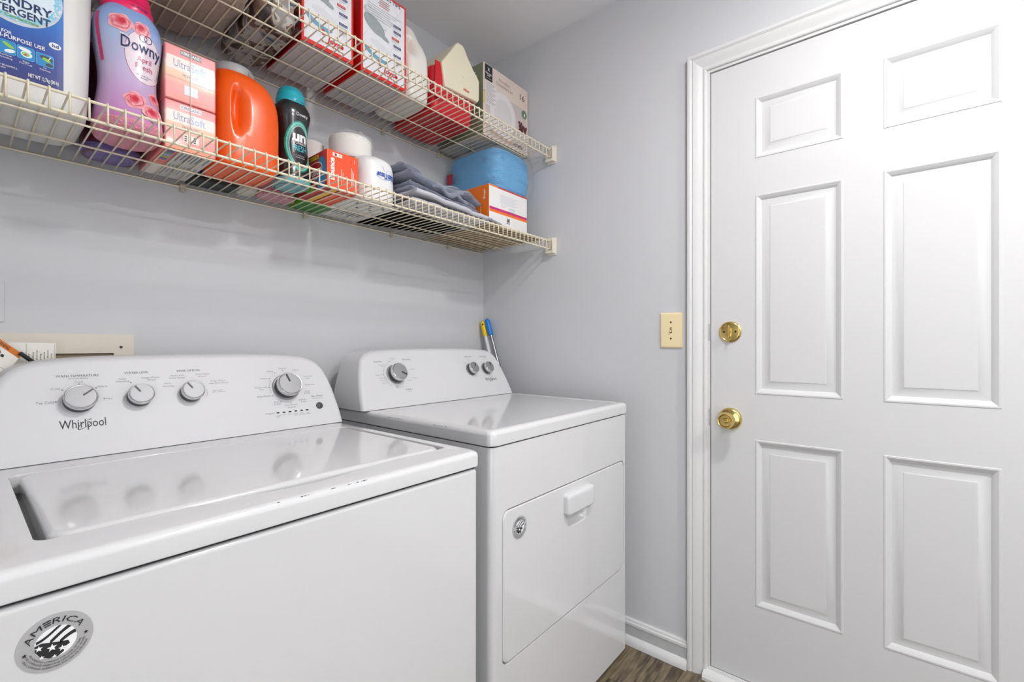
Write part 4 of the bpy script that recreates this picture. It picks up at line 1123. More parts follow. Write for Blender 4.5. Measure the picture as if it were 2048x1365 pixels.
pr.rect('side_red', -1.404, -1.2255, D1 + 0.002, 1.674, 1)
pr.ell('side_blue', -1.255, 1.612, 0.028, 0.048, 2, 3, 30)
pr.ell('white_print', -1.300, 1.624, 0.052, 0.026, 3, 3, 30, rot=0.12); pr.ell('side_red', -1.300, 1.624, 0.049, 0.0235, 4, 3, 30, rot=0.12)
pr.text('white_print', 'Bounce', -1.342, 1.6120, 0.088, 0.026, 0.03, 0.1, 5)
pr.rect('side_yellow', -1.390, -1.270, 1.6575, 1.6690, 2); pr.text('black_ink', '105 SHEETS', -1.385, 1.6600, 0.11, 0.0065, 0.02, 0, 3)
pr.ell('lime_print', -1.32, 1.580, 0.03, 0.01, 2, 2, 20)
pr.build(bo, {'white_print': 'side_lettering', 'side_red': 'side_panel', 'side_blue': 'side_panel'})
pb = Print(plane_dn(D1 + 0.0004))
pb.rect('side_red', 0.668, 0.762, 1.227, 1.403, 1); pb.rect('side_yellow', 0.692, 0.706, 1.235, 1.395, 2); pb.rect('vermilion_card', 0.716, 0.762, 1.227, 1.403, 2)
pb.build(bo)

gb = thing('softener_box', (0.735, 1.463, D1), 'lime green and white box at the wall behind the vermilion box', 'box')
MB().box(0.690, 0.790, 1.413, 1.512, D1 + 0.0004, 1.699, 0.001).build('carton', mat('lime_card', S(112, 196, 40), 0.4), gb, None, 30)
pr = Print(plane_y(1.413)); pr.ell('white_print', 0.725, 1.672, 0.030, 0.018, 1, 3, 28); pr.ell('side_blue', 0.745, 1.630, 0.03, 0.03, 1, 3, 24); pr.build(gb)
pr = Print(plane_x(0.690)); pr.ell('white_print', -1.455, 1.672, 0.036, 0.015, 1, 3, 28); pr.build(gb)
pb = Print(plane_dn(D1 + 0.0004)); pb.rect('green_card', 0.692, 0.788, 1.415, 1.510, 1) if mat('green_card', S(58, 140, 60), 0.4) else None; pb.build(gb)

# small soft goods at the back of the lower shelf
def crumple(name, cx, cy, z0, a, b, h, m, label, cat, seed, amp=0.18, n=3.0):
    lf = Loft([(z0, cx, cy, a * 0.80, b * 0.80, n), (z0 + 0.12 * h, cx, cy, a, b, n), (z0 + 0.5 * h, cx, cy, a * 0.98, b * 0.98, n), (z0 + 0.85 * h, cx, cy, a * 0.75, b * 0.75, n), (z0 + h, cx, cy, a * 0.3, b * 0.3, 2.2)], 5, 56)
    def df(p):
        x, y, z = p; t = math.atan2(y - cy, x - cx); k = (z - z0) / h
        w = 1 + amp * (noise1(t * 3 + k * 5, seed) * 0.6 + noise1(t * 7 - k * 9, seed + 2) * 0.3) * (0.25 + min(1, k * 3) * 0.75)
        return (cx + (x - cx) * w, cy + (y - cy) * w, z + (h * 0.10 * noise1(t * 2 + x * 60, seed + 5) if k > 0.3 else 0))
    o = link(name, lf.mb(df).mesh(name), m, None, (cx, cy, z0), 60)
    return tag(o, label, cat)
crumple('plastic_bag', 0.548, 1.472, D1 + 0.0004, 0.026, 0.032, 0.09, mat('milky_bag', S(226, 222, 210), 0.4, alpha=0.95), 'crumpled milky plastic bag tucked behind the orange jug', 'bag', 1.3)
o = MB().box(0.405, 0.520, 1.4455, 1.512, D1 + 0.0004, D1 + 0.012, 0.003).build('cloth_pouch', mat('slate_cloth', S(64, 70, 72), 0.7, bump=0.4, bscale=60), None, (0.46, 1.48, D1)); tag(o, 'flat slate grey cloth pouch lying behind the orange jug', 'pouch')
o = MB().box(0.402, 0.440, 1.4500, 1.508, D1 + 0.0125, D1 + 0.085, 0.004).build('blue_packet', mat('royal_blue_wrap', S(44, 58, 130), 0.4), None, (0.42, 1.48, D1 + 0.0125)); tag(o, 'small royal blue packet standing on the slate pouch', 'packet')

# -------- toilet paper pack
M_TIS = mat('tissue_paper', S(240, 236, 232), 0.85, bump=0.3, bscale=500, bdist=0.0006)
M_TWR = mat('tissue_wrap', S(243, 242, 242), 0.3, coat=0.3, bump=0.25, bscale=70, bdist=0.003)
tpk = thing('toilet_paper_pack', (0.84, 1.34, D1), 'white bath tissue rolls in torn clear wrap beside the vermilion box', 'toilet paper')
def roll(cx, cy, z0, z1, r, m, nm='tissue_roll'):
    o = MB().lathe([(0.018, z0 + 0.004), (r * 0.93, z0), (r * 0.985, z0 + 0.004), (r, z0 + 0.012), (r, z1 - 0.012), (r * 0.985, z1 - 0.004), (r * 0.93, z1), (0.024, z1 - 0.001), (0.021, z1 - 0.006), (0.021, z1 - 0.03)], (cx, cy, 0), (0, 0, 1), 44).build(nm, m, tpk, None, 50)
    return o
roll(0.850, 1.4520, D1 + 0.001, 1.672, 0.056, M_TIS)
WL = Loft([(D1 + 0.0006, 0.8580, 1.312, 0.054, 0.056, 2.6), (D1 + 0.006, 0.8580, 1.312, 0.063, 0.068, 2.8), (D1 + 0.03, 0.8580, 1.312, 0.0665, 0.073, 2.8), (1.68, 0.8580, 1.312, 0.0660, 0.072, 2.8), (1.705, 0.857, 1.312, 0.061, 0.066, 2.7), (1.718, 0.855, 1.312, 0.046, 0.050, 2.5)], 5, 56)
WL.mb(lambda p: (p[0] + 0.0012 * noise1(p[2] * 90 + p[1] * 40), p[1] + 0.0014 * noise1(p[2] * 70 + p[0] * 60, 2), p[2])).build('wrapped_roll', M_TWR, tpk, None, 60)
pr = Print(lambda u, v, l: WL.front(u, v, l + 0.0012))
mat('bath_blue', S(40, 92, 184), 0.3); mat('violet_print', S(84, 66, 190), 0.35)
pr.text('bath_blue', 'BathTissue', 0.8400, 1.6480, 0.0640, 0.0165, 0.03, 0.15, 2, True)
pr.arc('bath_blue', 0.866, 1.6580, 0.030, 0.014, 0.0016, PI * 1.02, PI * 1.95, 2, 24)
pr.arc('bath_blue', 0.885, 1.6680, 0.012, 0.009, 0.0010, 0, PI, 2, 16)
pr.line('bath_blue', (0.866, 1.6700), (0.858, 1.6860), 0.0009, 2)
pr.build(tpk, {'bath_blue': 'wrap_lettering'})
roll(0.8260, 1.3700, 1.7185, 1.792, 0.067, M_TIS)
rl = MB().lathe([(0.018, 1.7035), (0.041, 1.6997), (0.044, 1.704), (0.0445, 1.712), (0.0445, 1.766), (0.044, 1.774), (0.041, 1.778), (0.021, 1.777), (0.019, 1.772), (0.019, 1.75)], (0.7370, 1.4660, 0), (0, 0, 1), 40).build('toilet_paper_roll', M_TIS, None, (0.737, 1.466, 1.6995), 50)
tag(rl, 'single toilet paper roll standing on the lime green box', 'toilet paper')
# torn film around the top rolls
film = mat('wrinkled_film', (0.95, 0.95, 0.96), 0.12, alpha=0.16, bump=0.5, bscale=50, spec=0.7, bdist=0.004)
vs = []; fs = []; nu, nv = 18, 12
for j_ in range(nv + 1):
    for i_ in range(nu + 1):
        a = math.radians(215 + 150 * i_ / nu); k = j_ / nv; r = 0.072 + 0.012 * k * k * (i_ / nu) + 0.003 * noise1(i_ * 1.9 + j_, 1)
        vs.append((0.826 + r * math.cos(a) + 0.020 * k * (i_ / nu) ** 2, 1.370 + r * math.sin(a) + 0.03 * k, 1.797 - 0.070 * k - 0.014 * (i_ / nu) ** 2 + 0.004 * noise1(i_ * 1.1 + j_ * 2, 3)))
for j_ in range(nv):
    for i_ in range(nu): fs.append((j_ * (nu + 1) + i_, j_ * (nu + 1) + i_ + 1, (j_ + 1) * (nu + 1) + i_ + 1, (j_ + 1) * (nu + 1) + i_))
fo = MB().add(vs, fs).build('torn_film', film, tpk, None, 60)
pr = Print(lambda u, v, l: (u - 0.020, 1.345 - l + (u - 0.92) * 0.4, v))
mat('film_yellow', S(214, 196, 40), 0.4)
pr.ell('film_yellow', 0.9280, 1.7480, 0.0055, 0.0050, 2, 2, 14); pr.ell('black_ink', 0.9310, 1.7505, 0.0030, 0.0022, 3, 1, 10); pr.rect('black_ink', 0.9268, 0.9282, 1.738, 1.744, 2); pr.rect('film_yellow', 0.921, 0.935, 1.7365, 1.7380, 2)
pr.build(tpk)
pb = Print(plane_dn(D1 + 0.0006))
pb.rect('tissue_wrap', 0.772, 0.930, 1.245, 1.505, 1)
for i in range(10): pb.rect('black_ink' if i % 3 == 0 else 'grey_ink', 0.79 + 0.012 * i, 0.797 + 0.012 * i, 1.27 + 0.02 * (i % 4), 1.285 + 0.02 * (i % 4), 2); pb.rect('grey_ink', 0.79 + 0.012 * i, 0.795 + 0.012 * i, 1.40, 1.46 - 0.01 * (i % 3), 2)
pb.build(tpk)

# -------- towels
def ribbon(path, y0, y1, th, seed, ny=26, amp=0.003, sag=0.0, front=None):
    """a cloth layer: path (x, z) swept along Y, with thickness and wavy front edge"""
    P = cat_rom([(a, b) for a, b in path], 8); n = len(P)
    mb = MB(); L = []
    for j_ in range(ny + 1):
        k = j_ / ny; lp_t = []; lp_b = []
        for i, (x, z) in enumerate(P):
            q = i / (n - 1)
            yy0 = y0 + 0.007 * noise1(q * 9, seed) + (front(q) if front else 0)
            # rounded front fold
            e = min(1.0, k * ny / 4.0); th_ = th * math.sqrt(max(0.0, 1 - (1 - e) ** 2)) if e < 1 else th
            th_ = max(th_, th * 0.05)
            eb = min(1.0, min(i, n - 1 - i) / 3.0); th_ *= 0.35 + 0.65 * math.sqrt(eb)
            y = yy0 + (y1 - yy0) * k
            zz = z + amp * noise1(x * 20 + y * 16, seed) + amp * 0.5 * noise1(x * 12 - y * 34, seed + 3) + sag * k
            lp_t.append((x, y, zz + th_ / 2)); lp_b.append((x, y, zz - th_ / 2))
        L.append(lp_t + lp_b[::-1])
    mb.loops(L); return mb
M_SMOOTH = mat('grey_fleece', S(176, 177, 188), 0.8, sheen=0.3, bump=0.3, bscale=120, var=0.06, vscale=20, bdist=0.002)
M_TERRY = mat('slate_terry', S(148, 154, 174), 0.95, sheen=0.5, bump=1.0, bscale=420, var=0.16, vscale=160, bdist=0.004)
M_BIND = mat('grey_binding', S(198, 198, 206), 0.6)
zf = D1 + 0.016
bl_ = thing('folded_mat', (1.10, 1.32, D1), 'smooth light grey mat folded flat under the terry towel', 'mat')
m1 = ribbon([(0.945, zf + 0.010), (1.02, zf + 0.008), (1.12, zf + 0.004), (1.22, zf + 0.002), (1.285, zf + 0.000)], 1.195, 1.46, 0.020, 1.0, amp=0.0016)
m1.build('lower_layer', M_SMOOTH, bl_, None, 60)
m2 = ribbon([(0.935, zf + 0.036), (1.00, zf + 0.033), (1.10, zf + 0.026), (1.20, zf + 0.021), (1.27, zf + 0.0165), (1.295, zf + 0.012)], 1.178, 1.45, 0.017, 2.2, amp=0.0016)
m2.build('upper_layer', M_SMOOTH, bl_, None, 60)
m3 = ribbon([(1.262, zf + 0.0060), (1.285, zf + 0.006), (1.315, zf + 0.001), (1.345, zf - 0.004), (1.372, zf - 0.0065)], 1.150, 1.176, 0.010, 3.1, ny=10, amp=0.0008)
m3.build('loose_corner', M_SMOOTH, bl_, None, 60)
for zz, sd, y_ in ((zf + 0.036, 2.2, 1.176), (zf + 0.010, 1.0, 1.193)):
    MB().tube([(0.94 + 0.345 * k / 16, y_ + 0.007 * noise1(k / 16 * 9, sd) , zz - 0.0225 * k / 16 * (1 if sd > 2 else 0.4)) for k in range(17)], 0.0085, 8).build('bound_edge', M_BIND, bl_, None, 60)
tw = thing('terry_towel', (1.10, 1.32, D1 + 0.06), 'slate grey terry towel bunched on top of the folded mat', 'towel')
zt0 = zf + 0.056
for nm, path, ya, yb_, th, sd, am in (('fold', [(0.955, zt0 + 0.006), (1.03, zt0 + 0.004), (1.12, zt0 + 0.001), (1.20, zt0 + 0.004), (1.290, zt0 - 0.006)], 1.226, 1.455, 0.021, 4.0, 0.003),
                              ('fold', [(0.965, zt0 + 0.030), (1.02, zt0 + 0.026), (1.08, zt0 + 0.014), (1.15, zt0 + 0.020), (1.22, zt0 + 0.024), (1.288, zt0 + 0.010)], 1.236, 1.455, 0.020, 5.5, 0.004),
                              ('fold', [(0.955, zt0 + 0.062), (1.00, zt0 + 0.054), (1.06, zt0 + 0.038), (1.13, zt0 + 0.038), (1.20, zt0 + 0.046), (1.250, zt0 + 0.042), (1.292, zt0 + 0.020)], 1.218, 1.455, 0.025, 6.6, 0.004),
                              ('top_fold', [(0.948, zt0 + 0.090), (0.99, zt0 + 0.082), (1.05, zt0 + 0.062), (1.12, zt0 + 0.056), (1.19, zt0 + 0.063), (1.245, zt0 + 0.058), (1.285, zt0 + 0.044)], 1.250, 1.46, 0.024, 7.9, 0.003)):
    ribbon(path, ya, yb_, th, sd, amp=am).build(nm, M_TERRY, tw, None, 60)
# twisted loose end in the middle of the front
MB().tube([(1.05 + 0.010 * k, 1.226 - 0.004 * math.sin(k * 0.6), zt0 + 0.030 + 0.010 * math.sin(k * 0.55)) for k in range(15)], [0.006 + 0.004 * abs(math.sin(k * 0.5)) for k in range(15)], 10).build('rolled_edge', M_TERRY, tw, None, 60)
MB().tube([(1.16 + 0.006 * k, 1.228 - 0.006 * math.sin(k * 0.35), zt0 + 0.036 - 0.0055 * k + 0.0003 * k * k) for k in range(12)], [0.004 + 0.003 * abs(math.sin(k * 0.6)) for k in range(12)], 10).build('rolled_edge', M_TERRY, tw, None, 60)
MB().tube([(1.285 - 0.001 * (k % 3), 1.235 + 0.02 * k, zt0 + 0.026 - 0.004 * (k % 2)) for k in range(8)], 0.006, 8).build('fringe', mat('pale_fringe', S(176, 190, 214), 0.9, bump=1.0, bscale=300), tw, None, 60)

# flat things under the towels
vs = [(0.932, 1.29), (1.05, 1.275), (1.16, 1.28), (1.238, 1.272), (1.246, 1.32), (1.236, 1.345), (1.250, 1.40), (1.232, 1.425), (1.10, 1.47), (0.932, 1.508)]
L = [[(x, y, D1 + h) for x, y in vs] for h in (0.0004, 0.0040)]
tag(MB().loops(L).build('black_bag', mat('black_film', S(16, 16, 17), 0.9, spec=0.05, bump=0.3, bscale=40), None, (1.08, 1.38, D1), 0), 'flat black plastic bag lying on the wire deck under the grey mat', 'bag')

# -------- white box with orange end and the blue pad pack on top
M_WBX = mat('white_carton', S(240, 238, 236), 0.4, coat=0.1)
ob = thing('printed_carton', (1.425, 1.335, D1 + 0.0036), 'white carton with orange end and magenta stripe at the right end of the lower shelf', 'box')
MB().box(1.308, 1.545, 1.193, 1.485, D1 + 0.0036, 1.7445, 0.0012).build('carton', M_WBX, ob, None, 30)
mat('carton_orange', S(244, 122, 26), 0.38); mat('carton_magenta', S(206, 38, 128), 0.38); mat('carton_red', S(206, 60, 40), 0.38)
pr = Print(plane_y(1.193))
pr.rect('carton_orange', 1.309, 1.36, 1.738, 1.7443, 1); pr.rect('carton_red', 1.36, 1.544, 1.738, 1.7443, 1)
pr.rect('carton_magenta', 1.309, 1.544, 1.6490, 1.6590, 1); pr.rect('carton_orange', 1.309, 1.544, 1.6390, 1.6490, 1)
for i in range(8): pr.rect('silver_print', 1.372, 1.484 - 0.012 * (i % 3), 1.7150 - 0.0045 * i, 1.7168 - 0.0045 * i, 1)
for i in range(3): pr.rect('silver_print', 1.376, 1.415 - 0.008 * i, 1.6765 - 0.004 * i, 1.678 - 0.004 * i, 1)
pr.rect('silver_print', 1.428, 1.466, 1.6680, 1.6740, 1)
for i in range(3): pr.rect('silver_print', 1.428, 1.462, 1.6645 - 0.0035 * i, 1.6662 - 0.0035 * i, 1)
pr.text('black_ink', '68', 1.413, 1.6160, 0.018, 0.014, 0.05, 0, 1); pr.text('black_ink', 'BAGS', 1.412, 1.6085, 0.020, 0.005, 0.03, 0, 1)
pr.build(ob)
pr = Print(plane_x(1.308))
pr.rect('carton_orange', -1.484, -1.1945, D1 + 0.004, 1.7438, 1)
pr.text('white_print', 'Bags', 0, 0, 0.036, 0.009, 0.02, 0, 2, False, lambda u, v: (-1.215 - v, 1.690 + u)); pr.text('white_print', 'Drawstring', 0, 0, 0.06, 0.006, 0.0, 0, 2, False, lambda u, v: (-1.236 - v, 1.61 + u))
pr.build(ob, {'carton_orange': 'end_panel'})
tag(MB().box(1.262, 1.592, 1.150, 1.500, D1 + 0.0002, D1 + 0.0034, 0.0006).build('carton_shade_sheet', mat('shaded_tan_card', S(150, 122, 88), 0.7, var=0.12, vscale=25), None, (1.43, 1.33, D1)), 'added flat tan sheet standing in for the shaded underside of the white carton', 'cardboard')  # added sheet; its tan includes the shade under the carton
M_BLUE = mat('blue_pads', S(60, 160, 214), 0.55, bump=0.4, bscale=60, var=0.12, vscale=22)
bp_ = thing('pad_pack', (1.455, 1.335, 1.745), 'sky blue pads in clear wrap lying on the white and orange carton', 'pack')
PLf = [(1.7452, 0.104, 0.125), (1.753, 0.114, 0.138), (1.80, 0.120, 0.145), (1.86, 0.121, 0.146), (1.900, 0.118, 0.142), (1.9115, 0.108, 0.130)]
BLf = Loft([(z, 1.468, 1.338, a, b, 5) for z, a, b in PLf], 14, 72)
def ridges(p):
    x, y, z = p; k = 0.985 + 0.011 * math.sin(z * 900 + 2.2 * noise1(x * 20 + y * 16, 3)) + 0.012 * noise1(z * 40 + x * 25 - y * 19, 1)
    return (1.468 + (x - 1.468) * k, 1.338 + (y - 1.338) * k, z - 0.010 * max(0, (x - 1.50)) / 0.09 * (z - 1.745) / 0.17)
BLf.mb(ridges).build('folded_pads', M_BLUE, bp_, None, 60)
WLf = Loft([(z + (0.0003 if k == 0 else 0.0035 if k == len(PLf) - 1 else 0), 1.470, 1.338, a + 0.011, b + 0.010, 4.6) for k, (z, a, b) in enumerate(PLf)], 8, 90)
def wrink(p):
    x, y, z = p; t = math.atan2(y - 1.338, x - 1.47)
    k = 1 + 0.016 * noise1(t * 9 + z * 60, 2) + 0.010 * noise1(t * 23 - z * 110, 4)
    xx = 1.470 + (x - 1.470) * k + (0.018 * (0.6 + 0.4 * noise1(z * 80, 1)) if x > 1.575 else 0)
    return (min(xx, 1.6215), 1.338 + (y - 1.338) * k, z)
WLf.mb(wrink).build('clear_wrap', mat('pack_film', (0.92, 0.96, 1.0), 0.06, alpha=0.14, bump=1.0, bscale=34, spec=1.0, bdist=0.012), bp_, None, 60)
MB().box(1.3325, 1.3350, 1.425, 1.458, 1.800, 1.842, 0.0005).build('red_label', mat('maroon_label', S(168, 40, 66), 0.4), bp_)

# ---------------------------------------------------------------- things on the upper shelf
def crumple_block(name, x0, x1, y0, y1, z0, z1, m, label, cat, seed, amp=0.05, n=4.5):
    cx, cy, a, b, h = (x0 + x1) / 2, (y0 + y1) / 2, (x1 - x0) / 2, (y1 - y0) / 2, z1 - z0
    lf = Loft([(z0, cx, cy, a * 0.90, b * 0.90, n), (z0 + 0.08 * h, cx, cy, a * 0.98, b * 0.98, n), (z0 + 0.3 * h, cx, cy, a, b, n), (z0 + 0.75 * h, cx, cy, a * 0.97, b * 0.97, n), (z0 + 0.95 * h, cx, cy, a * 0.82, b * 0.82, n), (z0 + h, cx, cy, a * 0.55, b * 0.55, 3)], 6, 72)
    def df(p):
        x, y, z = p; t = math.atan2(y - cy, x - cx); k = (z - z0) / h
        w = 1 + amp * noise1(t * 6 + z * 50, seed) + amp * 0.6 * noise1(t * 15 - z * 90, seed + 2)
        return (cx + (x - cx) * min(w, 1.03), cy + (y - cy) * min(w, 1.03), z + (amp * h * noise1(x * 40 + y * 33, seed + 4) if k > 0.5 else 0))
    o = link(name, lf.mb(df).mesh(name), m, None, (cx, cy, z0), 60)
    return tag(o, label, cat)
M_BEIGE = mat('taupe_cloth', S(176, 160, 146), 0.6, sheen=0.2, bump=0.8, bscale=26, var=0.18, vscale=18, bdist=0.01)
crumple_block('cloth_bundle', 0.080, 0.465, 1.165, 1.490, D2, 2.13, M_BEIGE, 'crumpled taupe cloth bundle at the left of the upper shelf', 'bundle', 0.7)

def patch_mat(name):
    m = bpy.data.materials.new(name); m.use_nodes = True; nt = m.node_tree; b = nt.nodes['Principled BSDF']; b.inputs['Roughness'].default_value = 0.5
    tc = nt.nodes.new('ShaderNodeTexCoord'); n = nt.nodes.new('ShaderNodeTexNoise'); n.inputs['Scale'].default_value = 17; n.inputs['Detail'].default_value = 1.5; n.inputs['Distortion'].default_value = 1.0
    cr = nt.nodes.new('ShaderNodeValToRGB'); cr.color_ramp.interpolation = 'CONSTANT'
    st = [(0.0, S(52, 44, 42)), (0.38, S(118, 92, 76)), (0.46, S(190, 184, 178)), (0.56, S(150, 146, 146)), (0.66, S(70, 96, 120)), (0.74, S(120, 80, 66))]
    while len(cr.color_ramp.elements) < len(st): cr.color_ramp.elements.new(0.5)
    for e, (p, c) in zip(cr.color_ramp.elements, st): e.position = p; e.color = (*c, 1)
    nt.links.new(tc.outputs['Object'], n.inputs['Vector']); nt.links.new(n.outputs['Fac'], cr.inputs[0]); nt.links.new(cr.outputs[0], b.inputs['Base Color'])
    return m
crumple_block('printed_pouch', 0.478, 0.590, 1.225, 1.495, D2, 2.11, patch_mat('patchwork_print'), 'grey and brown printed pouch left of the red boxes on the upper shelf', 'pouch', 2.2, 0.03, 5)

# -------- two white boxes with red edges
M_RED = mat('red_card', S(226, 34, 30), 0.35, coat=0.2)
M_CARD = mat('grey_white_card', S(206, 204, 206), 0.55, var=0.05, vscale=30)
mat('quilt_white', S(236, 236, 240), 0.4); mat('quilt_line', S(218, 219, 226), 0.45); mat('ring_grey', S(198, 200, 204), 0.45); mat('pale_ring', S(224, 226, 230), 0.45)
mat('blue_swoosh', S(112, 168, 196), 0.45); mat('speckle_grey', S(160, 168, 168), 0.5, var=0.35, vscale=300); mat('purple_tag', S(66, 62, 120), 0.4); mat('logo_red', S(214, 30, 30), 0.4); mat('logo_gold', S(178, 132, 60), 0.4); mat('dark_red', S(150, 18, 22), 0.4)
def cushion_box(x0, x1, y0, y1, z1, label, side):
    t = thing('cushion_box', ((x0 + x1) / 2, (y0 + y1) / 2, D2), label, 'box', 'white and red boxes on the upper shelf')
    MB().box(x0, x1, y0, y1, D2 + 0.0004, z1, 0.0012).build('carton', M_RED, t, None, 30)
    pr = Print(plane_y(y0)); w = x1 - x0; h = z1 - D2; e = 0.007
    F = lambda u: x0 + u * w
    G = lambda v: D2 + v * 0.28
    pr.rect('quilt_white', x0 + e, x1 - e, D2 + 0.011, z1 - e, 1)
    for i in range(-6, 14):      # quilted ground
        for sg in (1, -1):
            a = (i * 0.05 * w / 0.17, 0.0)
            pts = []
            for k in range(2):
                v_ = k * (z1 - D2 - 0.022); u_ = (a[0] if sg > 0 else w - a[0]) + sg * v_ * 0.6
                pts.append((u_, v_))
            (ua, va), (ub, vb) = pts
            # clip to the panel
            def cl(ua, va, ub, vb):
                lo, hi = e + 0.001, w - e - 0.001
                t0, t1 = 0.0, 1.0; d = ub - ua
                if abs(d) < 1e-9: return None
                for lim, s2 in ((lo, 1), (hi, -1)):
                    q = (lim - ua) / d
                    if s2 * d > 0: t0 = max(t0, q)
                    else: t1 = min(t1, q)
                if t1 - t0 < 0.02: return None
                return (ua + d * t0, va + (vb - va) * t0), (ua + d * t1, va + (vb - va) * t1)
            c = cl(ua, va, ub, vb)
            if c: pr.line('quilt_line', (x0 + c[0][0], D2 + 0.012 + c[0][1]), (x0 + c[1][0], D2 + 0.012 + c[1][1]), 0.0011, 2)
    # open tin with granules
    pr.ell('ring_grey', F(0.30), G(0.655), 0.26 * w, 0.020, 3, 2, 28, rot=-0.45); pr.ell('pale_ring', F(0.33), G(0.665), 0.24 * w, 0.014, 4, 2, 28, rot=-0.45)
    pr.ell('speckle_grey', F(0.28), G(0.575), 0.24 * w, 0.022, 5, 2, 28, rot=-0.45); pr.ell('speckle_grey', F(0.46), G(0.50), 0.15 * w, 0.007, 6, 2, 20, rot=-0.35)
    pr.ell('blue_swoosh', F(0.32), G(0.262), 0.26 * w, 0.017, 3, 2, 26, rot=-0.22); pr.ell('quilt_white', F(0.36), G(0.30), 0.26 * w, 0.016, 4, 2, 26, rot=-0.22); pr.ell('pale_ring', F(0.42), G(0.36), 0.24 * w, 0.013, 5, 2, 26, rot=-0.2)
    for k, v_ in enumerate((0.69, 0.62, 0.535, 0.455, 0.35, 0.285)):
        key = 'logo_red' if k == 2 else 'purple_tag'
        u_ = 0.66 if k == 2 else 0.70
        pr.rect(key, F(u_), F(u_ + 0.17), G(v_), G(v_ + 0.024), 7)
        pr.text('white_print', 'feature', F(u_ + 0.02), G(v_ + 0.007), 0.13 * w, 0.003, 0, 0, 8)
        for q in range(2): pr.rect('silver_print', F(u_), F(u_ + 0.14 - 0.03 * q), G(v_ - 0.016 - 0.012 * q), G(v_ - 0.012 - 0.012 * q), 7)
    pr.text('logo_red', 'Joyce', F(0.46), G(0.100), 0.33 * w, 0.0155, 0.03, 0.2, 7); pr.text('logo_red', 'G', F(0.35), G(0.150), 0.07 * w, 0.015, 0.03, 0, 7)
    for k in range(7): pr.ell('logo_gold', F(0.38 + 0.065 * k), G(0.086 - 0.004 * k), 0.005, 0.0022, 5 + 0.1 * k, 1, 10, rot=-0.4)
    if z1 > 2.2:
        pr.text('navy_print', 'CLEANING TIPS', F(0.16), D2 + 0.262, 0.70 * w, 0.0095, 0.02, 0, 3)
        for k in range(4): pr.rect('logo_red' if k % 2 else 'grey_ink', F(0.36 + 0.02 * (k % 2)), F(0.62 - 0.03 * (k % 2)), D2 + 0.250 - 0.0065 * k, D2 + 0.2518 - 0.0065 * k, 7)
        for k in range(6): pr.rect('grey_ink', F(0.14), F(0.88 - 0.12 * (k % 3)), D2 + 0.221 - 0.0075 * k, D2 + 0.2218 - 0.0075 * k, 7)
    pr.build(t, {'quilt_white': 'front_panel', 'logo_red': 'logo_lettering'})
    if side:
        ps = Print(plane_x(x0))
        ps.rect('dark_red', -y1 + 0.003, -y0 - 0.002, D2 + 0.004, z1 - 0.004, 1)
        ps.text('white_print', 'L', -1.345, 2.005, 0.015, 0.028, 0.03, 0, 2); ps.rect('purple_tag', -1.325, -1.248, 2.006, 2.030, 2); ps.text('white_print', '22" x 22"', -1.322, 2.010, 0.070, 0.015, 0.02, 0, 3)
        for k in range(4): ps.rect('silver_print', -1.33, -1.26 + 0.006 * k, 1.996 - 0.007 * k, 1.998 - 0.007 * k, 2)
        ps.text('logo_gold', '900', -1.315, 2.045, 0.06, 0.022, 0.03, 0.1, 2)
        ps.build(t, {'white_print': 'side_lettering', 'dark_red': 'side_panel'})
    pb = Print(plane_dn(D2 + 0.0004))
    pb.rect('grey_white_card', x0 + 0.001, x1 - 0.001, y0 + 0.004, y1 - 0.002, 1)
    for k in range(3):
        pb.line('grey_ink', (x0 + 0.02 + 0.04 * k, y0 + 0.05 + 0.012 * k), (x0 + 0.05 + 0.04 * k, y0 + 0.058 + 0.012 * k), 0.0014, 2); pb.line('grey_ink', (x0 + 0.02 + 0.04 * k, y1 - 0.06 + 0.008 * k), (x0 + 0.05 + 0.04 * k, y1 - 0.052 + 0.008 * k), 0.0014, 2)
    pb.build(t, {'grey_white_card': 'base_flap'})
    return t
cushion_box(0.601, 0.758, 1.240, 1.462, 2.236, 'white box with red edges, the left one of the pair on the upper shelf', True)
cushion_box(0.783, 0.951, 1.240, 1.462, 2.236, 'white box with red edges, the right one of the pair beside the white jug', False)

# -------- white jug with moulded handle
M_JUG = mat('milk_white_plastic', S(236, 233, 224), 0.35, coat=0.1)
wj = thing('white_jug', (1.010, 1.355, D2), 'blank white plastic jug with moulded handle left of the red cooler', 'jug')
JL = Loft([(D2, 1.0105, 1.350, 0.046, 0.092, 3.6), (D2 + 0.006, 1.0105, 1.350, 0.0525, 0.102, 3.8), (D2 + 0.03, 1.0105, 1.350, 0.0555, 0.107, 4), (2.10, 1.0105, 1.350, 0.0555, 0.107, 4), (2.145, 1.0095, 1.352, 0.052, 0.098, 3.6), (2.180, 1.005, 1.355, 0.043, 0.085, 3.2), (2.215, 0.999, 1.358, 0.035, 0.075, 3), (2.226, 0.996, 1.360, 0.028, 0.066, 2.8)], 6, 96)
def dent(p):
    x, y, z = p
    if y < 1.33:
        y += 0.035 * math.exp(-((x - 0.984) / 0.016) ** 4 - ((z - 2.140) / 0.030) ** 4)
    return (x, y, z)
JL.mb(dent).build('bottle', M_JUG, wj, None, 70)
MB().lathe([(0.024, 2.224), (0.026, 2.226), (0.026, 2.246), (0.023, 2.249), (0, 2.249)], (0.990, 1.395, 0), (0, 0, 1), 32).build('cap', M_JUG, wj, None, 40)

